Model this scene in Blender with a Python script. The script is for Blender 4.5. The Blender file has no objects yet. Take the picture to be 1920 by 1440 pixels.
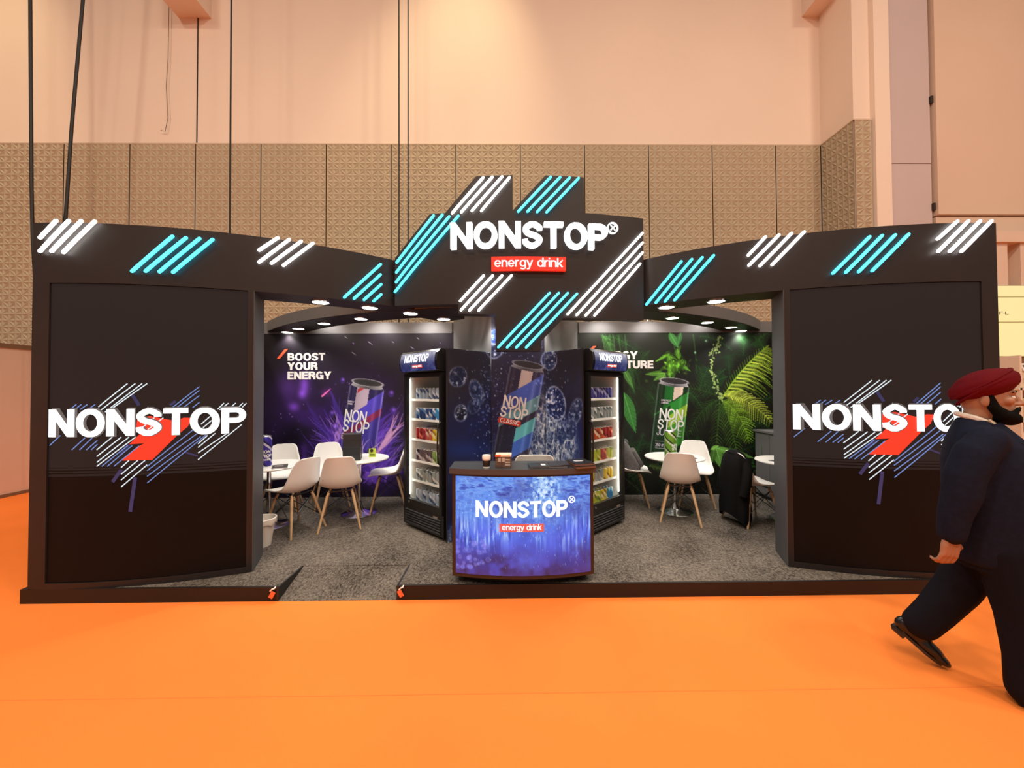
import bpy, bmesh, math, random
import numpy as np
from mathutils import Vector, Matrix

random.seed(7)
rng = np.random.default_rng(7)
PI = math.pi
SC = bpy.context.scene
COL = SC.collection

# ------------------------------------------------------------------ camera
def make_camera():
    f, pitch, yaw, roll = 700.0, .0169, .0112, -.0048      # focal length in pixels of the 1920 px frame
    cy, sy, cp, sp = math.cos(yaw), math.sin(yaw), math.cos(pitch), math.sin(pitch)
    w = Vector((sy*cp, cy*cp, sp)); r = Vector((cy, -sy, 0)); u = r.cross(w)
    c, s = math.cos(roll), math.sin(roll)
    r2 = r*c + u*s; u2 = -r*s + u*c
    cam = bpy.data.cameras.new('camera')
    cam.sensor_width = 36; cam.sensor_fit = 'HORIZONTAL'
    cam.lens = 36*f/1920; cam.clip_start = .05; cam.clip_end = 100
    o = bpy.data.objects.new('camera', cam); COL.objects.link(o)
    m = Matrix((r2, u2, -w)).transposed().to_4x4(); m.translation = (-.118, 0, 1.65)
    o.matrix_world = m
    SC.camera = o
make_camera()

# ------------------------------------------------------------------ world, hall lamps, exposure
SC.view_settings.view_transform = 'Standard'
SC.view_settings.look = 'None'
SC.view_settings.gamma = 1
SC.view_settings.exposure = 0.0
SC.view_settings.use_curve_mapping = False
wd = bpy.data.worlds.new('world'); SC.world = wd; wd.use_nodes = True
bg = wd.node_tree.nodes['Background']
bg.inputs[0].default_value = (1.0, .80, .63, 1); bg.inputs[1].default_value = .26

WARM = (1.0, .82, .64)
def area_lamp(name, loc, target, size, power, color=WARM):
    l = bpy.data.lights.new(name, 'AREA'); l.shape = 'DISK'; l.size = size; l.energy = power; l.color = color
    o = bpy.data.objects.new(name, l); COL.objects.link(o); o.location = loc
    o.rotation_euler = (Vector(target)-Vector(loc)).to_track_quat('-Z', 'Y').to_euler()
    return o
def spot_lamp(name, loc, target, angle, power, color, blend=.6, radius=.05, parent=None):
    l = bpy.data.lights.new(name, 'SPOT'); l.spot_size = angle; l.spot_blend = blend
    l.energy = power; l.color = color; l.shadow_soft_size = radius
    o = bpy.data.objects.new(name, l); COL.objects.link(o)
    q = (Vector(target)-Vector(loc)).to_track_quat('-Z', 'Y').to_euler()
    if parent is not None:
        o.parent = parent; o.location = Vector(loc)-parent.location
    else:
        o.location = loc
    o.rotation_euler = q
    return o
# high-bay lamps of the hall, in rows above the aisle
for hx in (-7.5, -2.5, 2.5, 7.5):
    for hy in (-5.5, -.5):
        area_lamp('hall_lamp', (hx, hy, 11.0), (hx, hy+.6, 0), 1.0, 300)
# two warm wall washers on the hall ceiling
spot_lamp('hall_wall_washer', (-.2, 4.3, 12.2), (-1.25, 6.9, 6.9), math.radians(46), 950, (1.0, .80, .46), 1.0, .10)
spot_lamp('hall_wall_washer', (-8.6, 4.3, 12.2), (-9.9, 6.9, 6.8), math.radians(46), 700, (1.0, .78, .44), 1.0, .10)

# ------------------------------------------------------------------ helpers
def s2l(c):
    c = np.asarray(c, float)
    return np.where(c <= .04045, c/12.92, ((c+.055)/1.055)**2.4)
def rgb(r, g, b):
    return tuple(float(x) for x in s2l(np.array([r, g, b])/255.0))

MATS = {}
def mat(name, color=(.5, .5, .5), rough=.6, metal=0.0, emit=None, strength=0.0, noise=None, bump=None, spec=.5, coat=0.0):
    """Principled material; noise=(scale, amount) varies the colour, bump=(scale, strength) gives fine relief."""
    if name in MATS: return MATS[name]
    m = bpy.data.materials.new(name); m.use_nodes = True; nt = m.node_tree
    b = nt.nodes['Principled BSDF']
    b.inputs['Base Color'].default_value = (*color, 1); b.inputs['Roughness'].default_value = rough
    b.inputs['Metallic'].default_value = metal; b.inputs['Specular IOR Level'].default_value = spec
    b.inputs['Coat Weight'].default_value = coat
    if emit is not None:
        b.inputs['Emission Color'].default_value = (*emit, 1); b.inputs['Emission Strength'].default_value = strength
    if noise or bump:
        tc = nt.nodes.new('ShaderNodeTexCoord')
    if noise:
        n = nt.nodes.new('ShaderNodeTexNoise'); n.inputs['Scale'].default_value = noise[0]; n.inputs['Detail'].default_value = 4
        nt.links.new(tc.outputs['Object'], n.inputs['Vector'])
        r = nt.nodes.new('ShaderNodeValToRGB'); a = noise[1]
        r.color_ramp.elements[0].position = .3; r.color_ramp.elements[1].position = .7
        r.color_ramp.elements[0].color = (*[max(0, x*(1-a)) for x in color], 1)
        r.color_ramp.elements[1].color = (*[min(1, x*(1+a)) for x in color], 1)
        nt.links.new(n.outputs['Fac'], r.inputs['Fac']); nt.links.new(r.outputs['Color'], b.inputs['Base Color'])
    if bump:
        n = nt.nodes.new('ShaderNodeTexNoise'); n.inputs['Scale'].default_value = bump[0]; n.inputs['Detail'].default_value = 5
        nt.links.new(tc.outputs['Object'], n.inputs['Vector'])
        bp = nt.nodes.new('ShaderNodeBump'); bp.inputs['Strength'].default_value = bump[1]; bp.inputs['Distance'].default_value = .01
        nt.links.new(n.outputs['Fac'], bp.inputs['Height']); nt.links.new(bp.outputs['Normal'], b.inputs['Normal'])
    MATS[name] = m
    return m
def glow(name, color, strength):
    return mat(name, (.02, .02, .02), .4, emit=color, strength=strength)
def attr_mat(name, rough=.45, strength=0.0, spec=.4):
    """a flat print: colours come from the mesh's own colour layer"""
    if name in MATS: return MATS[name]
    m = bpy.data.materials.new(name); m.use_nodes = True; nt = m.node_tree
    b = nt.nodes['Principled BSDF']; a = nt.nodes.new('ShaderNodeAttribute'); a.attribute_name = 'print'
    b.inputs['Roughness'].default_value = rough; b.inputs['Specular IOR Level'].default_value = spec
    if strength:
        b.inputs['Base Color'].default_value = (.01, .01, .01, 1)
        nt.links.new(a.outputs['Color'], b.inputs['Emission Color']); b.inputs['Emission Strength'].default_value = strength
    else:
        nt.links.new(a.outputs['Color'], b.inputs['Base Color'])
    MATS[name] = m
    return m
def glass_mat(name, tint=(1, 1, 1), refl=.07):
    if name in MATS: return MATS[name]
    m = bpy.data.materials.new(name); m.use_nodes = True; nt = m.node_tree
    nt.nodes.remove(nt.nodes['Principled BSDF']); out = nt.nodes['Material Output']
    t = nt.nodes.new('ShaderNodeBsdfTransparent'); t.inputs[0].default_value = (*tint, 1)
    g = nt.nodes.new('ShaderNodeBsdfGlossy'); g.inputs['Roughness'].default_value = .02
    mx = nt.nodes.new('ShaderNodeMixShader'); mx.inputs[0].default_value = refl
    nt.links.new(t.outputs[0], mx.inputs[1]); nt.links.new(g.outputs[0], mx.inputs[2]); nt.links.new(mx.outputs[0], out.inputs['Surface'])
    MATS[name] = m
    return m

def tag(o, label=None, cat=None, group=None, kind=None):
    if label: o['label'] = label
    if cat: o['category'] = cat
    if group: o['group'] = group
    if kind: o['kind'] = kind
    return o
def empty(name, loc=(0, 0, 0), rz=0.0, label=None, cat=None, group=None, kind=None):
    o = bpy.data.objects.new(name, None); COL.objects.link(o); o.empty_display_size = .1
    o.location = loc; o.rotation_euler = (0, 0, rz)
    return tag(o, label, cat, group, kind)
def base_of(o):
    """matrix that takes world coordinates into O's own (O: an unparented Empty or mesh, or a part of one)"""
    m = Matrix.Identity(4)
    while o is not None:
        m = (Matrix.Translation(o.location) @ o.rotation_euler.to_matrix().to_4x4()) @ m
        o = o.parent
    return m.inverted()
def copy_tree(o, parent=None):
    c = o.copy(); COL.objects.link(c); c.parent = parent
    for ch in list(o.children):
        copy_tree(ch, c)
    return c

class MB:
    """collects shapes, then links them as one mesh object"""
    def __init__(s): s.v = []; s.f = []; s.mi = []
    def add(s, vs, fs, mi=0):
        n = len(s.v); s.v += [tuple(x) for x in vs]; s.f += [tuple(i+n for i in f) for f in fs]; s.mi += [mi]*len(fs); return s
    def box(s, c, d, rot=None, mi=0, taper=1.0):
        x, y, z = d[0]/2, d[1]/2, d[2]/2
        vs = [Vector((sx*x*(taper if sz > 0 else 1), sy*y*(taper if sz > 0 else 1), sz*z)) for sz in (-1, 1) for sy in (-1, 1) for sx in (-1, 1)]
        if rot is not None: vs = [rot @ v for v in vs]
        vs = [v+Vector(c) for v in vs]
        return s.add(vs, [(0, 2, 3, 1), (4, 5, 7, 6), (0, 1, 5, 4), (2, 6, 7, 3), (0, 4, 6, 2), (1, 3, 7, 5)], mi)
    def b2(s, lo, hi, mi=0):
        return s.box([(a+b)/2 for a, b in zip(lo, hi)], [b-a for a, b in zip(lo, hi)], mi=mi)
    def rbox(s, c, d, r=.01, rot=None, mi=0, seg=2):
        bm = bmesh.new(); bmesh.ops.create_cube(bm, size=1)
        bmesh.ops.scale(bm, vec=Vector(d), verts=bm.verts)
        bmesh.ops.bevel(bm, geom=list(bm.edges), offset=r, segments=seg, profile=.5, affect='EDGES')
        vs = [v.co.copy() for v in bm.verts]
        if rot is not None: vs = [rot @ v for v in vs]
        vs = [v+Vector(c) for v in vs]; fs = [[v.index for v in f.verts] for f in bm.faces]; bm.free()
        return s.add(vs, fs, mi)
    def tube(s, pts, rad, n=8, mi=0, cap=True):
        pts = [Vector(p) for p in pts]
        if not hasattr(rad, '__len__'): rad = [rad]*len(pts)
        T0 = (pts[1]-pts[0]).normalized()
        N = T0.orthogonal().normalized()
        vs = []; 
        for i, p in enumerate(pts):
            T = (pts[min(i+1, len(pts)-1)]-pts[max(i-1, 0)]).normalized()
            N = (N-T*N.dot(T)).normalized(); B = T.cross(N)
            for k in range(n):
                a = 2*PI*k/n; vs.append(p+(N*math.cos(a)+B*math.sin(a))*rad[i])
        fs = [(i*n+k, i*n+(k+1) % n, (i+1)*n+(k+1) % n, (i+1)*n+k) for i in range(len(pts)-1) for k in range(n)]
        if cap: fs += [tuple(range(n))[::-1], tuple(range((len(pts)-1)*n, len(pts)*n))]
        return s.add(vs, fs, mi)
    def capsule(s, pts, r, n=8, mi=0):
        """tube with round ends"""
        pts = [Vector(p) for p in pts]
        a = (pts[0]-pts[1]).normalized(); b = (pts[-1]-pts[-2]).normalized()
        P = [pts[0]+a*r*.95, pts[0]+a*r*.7]+pts+[pts[-1]+b*r*.7, pts[-1]+b*r*.95]
        return s.tube(P, [r*.35, r*.75]+[r]*len(pts)+[r*.75, r*.35], n, mi)
    def lathe(s, prof, n=24, c=(0, 0, 0), mi=0, axis=None):
        vs = []; c = Vector(c)
        for r, z in prof:
            for k in range(n):
                a = 2*PI*k/n; v = Vector((r*math.cos(a), r*math.sin(a), z))
                vs.append(c+(axis @ v if axis is not None else v))
        fs = [(i*n+k, i*n+(k+1) % n, (i+1)*n+(k+1) % n, (i+1)*n+k) for i in range(len(prof)-1) for k in range(n)]
        if prof[0][0] > 1e-6: fs.append(tuple(range(n))[::-1])
        if prof[-1][0] > 1e-6: fs.append(tuple(range((len(prof)-1)*n, len(prof)*n)))
        return s.add(vs, fs, mi)
    def prism(s, poly, z0, z1, mi=0):
        """vertical prism over a plan polygon"""
        n = len(poly)
        vs = [(x, y, z0) for x, y in poly]+[(x, y, z1) for x, y in poly]
        fs = [tuple(range(n))[::-1], tuple(range(n, 2*n))]+[(i, (i+1) % n, n+(i+1) % n, n+i) for i in range(n)]
        return s.add(vs, fs, mi)
    def ellipsoid(s, c, r, rot=None, nu=16, nv=10, mi=0):
        vs = []; c = Vector(c)
        for j in range(nv+1):
            t = PI*j/nv
            for k in range(nu):
                a = 2*PI*k/nu
                v = Vector((r[0]*math.sin(t)*math.cos(a), r[1]*math.sin(t)*math.sin(a), -r[2]*math.cos(t)))
                vs.append(c+(rot @ v if rot is not None else v))
        fs = [(j*nu+k, j*nu+(k+1) % nu, (j+1)*nu+(k+1) % nu, (j+1)*nu+k) for j in range(nv) for k in range(nu)]
        return s.add(vs, fs, mi)
    def arc(s, cx, cy, R0, R1, u0, u1, z0, z1, n=24, Rm=None, mi=0):
        """curved wall between radii R1 (inner) and R0 (outer); u is arc length on radius Rm (default R0)"""
        Rm = Rm or R0; vs = []
        for i in range(n+1):
            a = (u0+(u1-u0)*i/n)/Rm
            for R, z in ((R0, z0), (R0, z1), (R1, z1), (R1, z0)):
                vs.append((cx+R*math.sin(a), cy-R*math.cos(a), z))
        fs = [(4*i+k, 4*(i+1)+k, 4*(i+1)+(k+1) % 4, 4*i+(k+1) % 4) for i in range(n) for k in range(4)]
        fs += [(0, 1, 2, 3), (4*n+3, 4*n+2, 4*n+1, 4*n)]
        return s.add(vs, fs, mi)
    def build(s, name, mats, parent=None, world=False, smooth=False, clean=True):
        """world=True: the shapes were given in world coordinates"""
        me = bpy.data.meshes.new(name)
        vs = s.v
        if world and parent is not None:
            M = base_of(parent); vs = [M @ Vector(v) for v in vs]
        me.from_pydata([tuple(v) for v in vs], [], s.f)
        if not isinstance(mats, (list, tuple)): mats = [mats]
        for m in mats: me.materials.append(m)
        if len(mats) > 1: me.polygons.foreach_set('material_index', s.mi)
        if clean:
            bm = bmesh.new(); bm.from_mesh(me)
            bmesh.ops.remove_doubles(bm, verts=bm.verts, dist=1e-6)
            bmesh.ops.recalc_face_normals(bm, faces=bm.faces); bm.to_mesh(me); bm.free()
        if smooth:
            me.shade_smooth()
            if smooth != 'all':
                try: me.set_sharp_from_angle(angle=math.radians(38))
                except Exception: pass
        me.update()
        o = bpy.data.objects.new(name, me); COL.objects.link(o)
        if parent is not None: o.parent = parent
        return o

# surfaces: (u, z, w) -> world; u runs to the right along the face, w stands out of it
def cyl_surf(cx, cy, R):
    def f(u, z, w=0.0):
        a = u/R; r = R+w
        return Vector((cx+r*math.sin(a), cy-r*math.cos(a), z))
    return f
def flat_surf(p, d):
    """vertical face through plan point P with unit plan direction D; outward = D turned clockwise (towards the viewer of D left-to-right)"""
    d = Vector((d[0], d[1])).normalized(); n = Vector((d.y, -d.x))
    def f(u, z, w=0.0):
        return Vector((p[0]+d.x*u+n.x*w, p[1]+d.y*u+n.y*w, z))
    return f

# own sans-serif letter shapes: strokes of a given weight, clipped to the letter's box
def _arc(cx, cy, rx, ry, a0, a1, n=14):
    return [(cx+rx*math.cos(math.radians(a0+(a1-a0)*i/n)), cy+ry*math.sin(math.radians(a0+(a1-a0)*i/n))) for i in range(n+1)]
def _smooth(p, n=5):
    p = [np.array(q, float) for q in p]; q = [2*p[0]-p[1]]+p+[2*p[-1]-p[-2]]; out = []
    for i in range(1, len(q)-2):
        for k in range(n):
            t = k/n; out.append(tuple(.5*((2*q[i])+(-q[i-1]+q[i+1])*t+(2*q[i-1]-5*q[i]+4*q[i+1]-q[i+2])*t*t+(-q[i-1]+3*q[i]-3*q[i+1]+q[i+2])*t**3)))
    return out+[tuple(p[-1])]
def glyph(ch, t):
    """(width, bottom, top, strokes); cap height 1, weight T"""
    h = t/2; T = 1-h; q = t*.88; g = q/2; U = 1-g          # q: slightly thinner level strokes
    def V(x, y0=-.1, y1=1.1): return ([(x, y0), (x, y1)], t)
    def H(y, x0, x1): return ([(x0, y), (x1, y)], q)
    def bowl(w, yb, yt): r = (yt-yb)/2; return ([(h, yt), (w-h-r*.95, yt)]+_arc(w-h-r*.95, (yt+yb)/2, r*.95, r, 90, -90, 12)+[(h, yb)], q*1.02)
    if ch == 'N': w = .58+t*.95; return w, 0, 1, [V(h), V(w-h), ([(h*.85-.03, 1.04), (w-h*.85+.03, -.04)], t*1.02)]
    if ch in 'O0': w = (.64+t*.95) if ch == 'O' else .42+t*.8; return w, -.012, 1.012, [(_arc(w/2, .5, w/2-h, .5-g+.012, 0, 360, 36), t*.97)]
    if ch == 'S': w = .56+t*.75; return w, -.012, 1.012, [(_smooth([(w-h-.005, .70-.01), (w-h-.03, .80), (w*.5, U+.012), (h+.02, .76), (w*.28, .575), (w*.70, .445), (w-h-.005, .27), (w*.5, g-.012), (h+.03, .19), (h-.005, .32)], 6), t*.95)]
    if ch == 'T': w = .52+t*.75; return w, 0, 1, [V(w/2), H(U, -.1, w+.1)]
    if ch == 'P': w = .55+t*.75; return w, 0, 1, [V(h), bowl(w, .40+g, U)]
    if ch == 'R': w = .58+t*.75; return w, 0, 1, [V(h), bowl(w-.02, .43+g, U), ([(w*.52, .45), (w-h-.01, .30), (w-h, -.1)], t)]
    if ch == 'B': w = .56+t*.75; return w, 0, 1, [V(h), bowl(w-.04, .51, U), bowl(w, g, .51)]
    if ch == 'D': w = .58+t*.8; return w, 0, 1, [V(h), ([(h, U), (w*.45, U)]+_arc(w*.45, .5, w*.55-h, .5-g, 90, -90, 16)+[(h, g)], q*1.05)]
    if ch == 'E': w = .48+t*.75; return w, 0, 1, [V(h), H(U, 0, w+.1), H(.52, 0, w-.04), H(g, 0, w+.1)]
    if ch == 'F': w = .46+t*.7; return w, 0, 1, [V(h), H(U, 0, w+.1), H(.50, 0, w-.05)]
    if ch == 'L': w = .44+t*.7; return w, 0, 1, [V(h), H(g, 0, w+.1)]
    if ch == 'I': return t, 0, 1, [V(h)]
    if ch == 'J': w = .40+t*.7; return w, -.012, 1, [([(w-h, 1.1), (w-h, .32)]+_arc(w/2, .30, w/2-h, .30-g+.012, 0, -180, 12)+[(h, .34)], t)]
    if ch == 'U': w = .56+t*.95; r = w/2-h; return w, -.012, 1, [([(h, 1.1), (h, .36)]+_arc(w/2, .36, r, .36-g+.012, 180, 360, 16)+[(w-h, 1.1)], t)]
    if ch == 'Y': w = .60+t*.8; return w, 0, 1, [V(w/2, -.1, .44), ([(h*.9-.06, 1.08), (w/2, .42)], t), ([(w-h*.9+.06, 1.08), (w/2, .42)], t)]
    if ch == 'A': w = .62+t*.8; return w, 0, 1, [([(h*.9-.03, -.06), (w/2-.01, 1.05)], t), ([(w-h*.9+.03, -.06), (w/2+.01, 1.05)], t), H(.29, w*.2, w*.8)]
    if ch in 'CG':
        w = .62+t*.85; s = [(_arc(w/2, .5, w/2-h, .5-g+.012, 42, 318 if ch == 'C' else 350, 26), t*.97)]
        if ch == 'G': s += [([(w-h*.8, .50), (w-h*.8, -.02)], t*.8), H(.46, w*.54, w)]
        return w, -.012, 1.012, s
    if ch == 'K': w = .56+t*.85; return w, 0, 1, [V(h), ([(h*.5, .28), (w-h*.7+.05, 1.06)], t), ([(w*.40, .60), (w-h*.7+.06, -.06)], t)]
    if ch == '2': w = .46+t*.7; return w, 0, 1.012, [(_smooth([(h, .68), (h+.04, .82), (w/2, U+.012), (w-h, .72), (w*.72, .45), (h+.03, g+.03), (h-.06, -.03)], 5), t), H(g, h, w)]
    if ch == '3': w = .46+t*.7; return w, -.012, 1.012, [(_smooth([(h, .72), (w/2, U+.012), (w-h-.02, .75), (w*.48, .53), (w-h, .27), (w/2, g-.012), (h, .27)], 5), t)]
    if ch == '5': w = .46+t*.7; return w, -.012, 1, [H(U, h, w), ([(h+.04, 1), (h, .46)], t), (_smooth([(h, .50), (w/2, .62), (w-h, .33), (w/2, g-.012), (h, .22)], 5), t)]
    if ch == '6': w = .48+t*.7; return w, -.012, 1.012, [(_arc(w/2, .31, w/2-h, .31-g+.012, 0, 360, 24), t), (_smooth([(w-h, .80), (w/2, U+.012), (h+.03, .70), (h, .32)], 5), t)]
    if ch == '-': return .30, 0, 1, [H(.36, -.1, .4)]
    X = .74; x = X-g                                        # small letters
    if ch == 'e': w = .50+t*.6; return w, -.012, X, [(_arc(w/2, X/2, w/2-h, X/2-g+.006, -38, -360, 24), t), H(X/2-.01, h, w-h*.6)]
    if ch == 'n': w = .46+t*.6; r = w/2-h; return w, 0, X+.01, [V(h, -.1, X+.1), ([(h, .38)]+_arc(w/2, x-r*.95, r, r*.95, 180, 0, 12)+[(w-h, -.1)], t)]
    if ch == 'm': w = .80+t*.6; r = (w/2-h)/2; return w, 0, X+.01, [V(h, -.1, X+.1)]+[([(h+k*2*r, .4)]+_arc(h+(2*k+1)*r, x-r, r, r, 180, 0, 10)+[(h+(2*k+2)*r, -.1)], t) for k in (0, 1)]
    if ch == 'r': w = .28+t*.6; return w, 0, X+.01, [V(h, -.1, X+.1), ([(h, .38), (h+.05, .58), (h+.14, x), (w+.1, x+.012)], t)]
    if ch == 'd': w = .50+t*.6; return w, -.012, 1, [V(w-h), (_arc(w/2, X/2, w/2-h, X/2-g+.006, 0, 360, 24), t)]
    if ch == 'g': w = .50+t*.6; return w, -.29, X, [([(w-h, X+.1), (w-h, -.04)]+_arc(w/2, -.04, w/2-h, .25-g, 0, -150, 12), t), (_arc(w/2, X/2+.01, w/2-h, X/2-g, 0, 360, 24), t)]
    if ch == 'y': w = .48+t*.6; return w, -.28, X, [([(h*.8-.04, X+.1), (w/2+.01, .04)], t), ([(w-h*.8+.04, X+.1), (w*.5, .0), (w*.38, -.20), (w*.18, -.25), (.02, -.24)], t)]
    if ch == 'i': return t, 0, 1, [V(h, -.1, X), V(h, 1-t*1.1, 1.1)]
    if ch == 'l': return t, 0, 1, [V(h)]
    if ch == 'k': w = .42+t*.7; return w, 0, 1, [V(h), ([(h, .24), (w-h*.6+.04, X+.05)], t), ([(w*.38, .40), (w-h*.6+.04, -.06)], t)]
    return .3, 0, 1, []
def stroke_faces(line, wd):
    """flat ribbon along a line -> verts, quads (mitred)"""
    line = [p for i, p in enumerate(line) if i == 0 or math.hypot(p[0]-line[i-1][0], p[1]-line[i-1][1]) > 1e-6]
    P = np.array(line, float); closed = np.hypot(*(P[0]-P[-1])) < 1e-6
    if closed: P = P[:-1]
    n = len(P); vs = []
    for i in range(n):
        a = P[i]-P[i-1] if (i or closed) else P[1]-P[0]; b = P[(i+1) % n]-P[i] if (i < n-1 or closed) else P[i]-P[i-1]
        a = a/(np.hypot(*a)+1e-12); b = b/(np.hypot(*b)+1e-12); m = np.array([-a[1]-b[1], a[0]+b[0]]); m = m/(np.hypot(*m)+1e-12)
        k = 1/max(.5, m@np.array([-a[1], a[0]])); vs += [P[i]+m*wd/2*k, P[i]-m*wd/2*k]
    fs = [(2*i, 2*i+1, 2*((i+1) % n)+1, 2*((i+1) % n)) for i in range(n if closed else n-1)]
    return vs, fs
_glyph = {}
def glyph_mesh(ch, t):
    """solid letter, z 0..1: list of (verts, faces) pieces"""
    if (ch, t) in _glyph: return _glyph[(ch, t)]
    w, y0, y1, strokes = glyph(ch, t); V_, F_ = [], []
    for si, (line, wd) in enumerate(strokes):
        vs, fs = stroke_faces(line, wd)
        bm = bmesh.new(); bv = [bm.verts.new((*v, 0)) for v in vs]
        for f in fs:
            try: bm.faces.new([bv[i] for i in f])
            except ValueError: pass
        for co, no in (((0, 0, 0), (-1, 0, 0)), ((w, 0, 0), (1, 0, 0)), ((0, y0, 0), (0, -1, 0)), ((0, y1, 0), (0, 1, 0))):
            bmesh.ops.bisect_plane(bm, geom=list(bm.verts)+list(bm.edges)+list(bm.faces), plane_co=co, plane_no=no, clear_outer=True)
        for f in bm.faces:
            if f.normal.z < 0: f.normal_flip()
        r = bmesh.ops.extrude_face_region(bm, geom=list(bm.faces))
        bmesh.ops.translate(bm, vec=(0, 0, 1+.18*si), verts=[x for x in r['geom'] if isinstance(x, bmesh.types.BMVert)])
        bmesh.ops.recalc_face_normals(bm, faces=bm.faces)
        bm.verts.index_update(); o = len(V_)
        V_ += [v.co[:] for v in bm.verts]; F_ += [[v.index+o for v in f.verts] for f in bm.faces]; bm.free()
    _glyph[(ch, t)] = (w, np.array(V_), F_)
    return _glyph[(ch, t)]
def text_letters(s, t, gap=.09):
    """letters of a word, scaled so that the whole word fills 0..1 in x and y"""
    x = 0; out = []
    for ch in s:
        if ch == ' ': x += .34; continue
        w, v, f = glyph_mesh(ch, t); out.append([v+np.array([x, 0, 0]), f]); x += w+gap
    A = np.vstack([v for v, _ in out]); lo, hi = A.min(0), A.max(0); hi[2] = 1; lo[2] = 0
    return [((v-lo)/(hi-lo), f) for v, f in out]
def split_u(v, f, step):
    """cuts a flat lettering mesh (x in metres) every STEP so it can follow a curve"""
    bm = bmesh.new()
    vs = [bm.verts.new(x) for x in v]
    for q in f:
        try: bm.faces.new([vs[i] for i in q])
        except ValueError: pass
    x0, x1 = v[:, 0].min(), v[:, 0].max(); x = x0+step
    while x < x1-1e-4:
        bmesh.ops.bisect_plane(bm, geom=list(bm.verts)+list(bm.edges)+list(bm.faces), plane_co=(x, 0, 0), plane_no=(1, 0, 0)); x += step
    bm.verts.index_update()
    V = np.array([a.co[:] for a in bm.verts]); F = [[a.index for a in q.verts] for q in bm.faces]; bm.free()
    return V, F
def lettering(name, s, u0, u1, z0, z1, surf, depth, m, parent, bold=.2, w=.0, letters=False, step=None, rot=0.0, gap=.045):
    """letters standing on a surface, filling the box u0..u1, z0..z1; letters=True makes each letter a part of its own"""
    out = []; cu, cz = (u0+u1)/2, (z0+z1)/2
    L = text_letters(s, bold, gap)
    if not letters:
        V_, F_ = [], []
        for v, f in L:
            F_ += [[i+sum(len(q) for q in V_) for i in g] for g in f]; V_.append(v)
        L = [(np.vstack(V_), F_)]
    for v, f in L:
        v = v*np.array([u1-u0, z1-z0, depth])+np.array([u0, z0, w])
        if rot:
            x, y = v[:, 0]-cu, v[:, 1]-cz; c, q = math.cos(rot), math.sin(rot)
            v = np.c_[cu+c*x-q*y, cz+q*x+c*y, v[:, 2]]
        if step: v, f = split_u(v, f, step)
        mb = MB(); mb.add([surf(*p) for p in v], f)
        out.append(mb.build(name, m, parent, world=True, clean=False))
    return out
def flat_poly(name, pts, surf, w, depth, m, parent, step=None):
    """a thin plate over the outline PTS [(u, z)...] on a surface"""
    bm = bmesh.new(); vs = [bm.verts.new((u, z, 0)) for u, z in pts]; fc = bm.faces.new(vs)
    if fc.normal.z < 0: fc.normal_flip()
    bmesh.ops.triangulate(bm, faces=[fc])
    r = bmesh.ops.extrude_face_region(bm, geom=list(bm.faces))
    bmesh.ops.translate(bm, vec=(0, 0, depth), verts=[g for g in r['geom'] if isinstance(g, bmesh.types.BMVert)])
    bm.verts.index_update()
    v = np.array([a.co[:] for a in bm.verts]); f = [[a.index for a in q.verts] for q in bm.faces]; bm.free()
    if step: v, f = split_u(v, f, step)
    mb = MB(); mb.add([surf(a, b, w+c) for a, b, c in v], f)
    return mb.build(name, m, parent, world=True)
def led(name, t, surf, m, parent, r=.013, w=.03, n=6):
    u0, z0, u1, z1 = t
    k = 5
    return MB().capsule([surf(u0+(u1-u0)*i/k, z0+(z1-z0)*i/k, w) for i in range(k+1)], r, n).build(name, m, parent, world=True, smooth=True)

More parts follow.
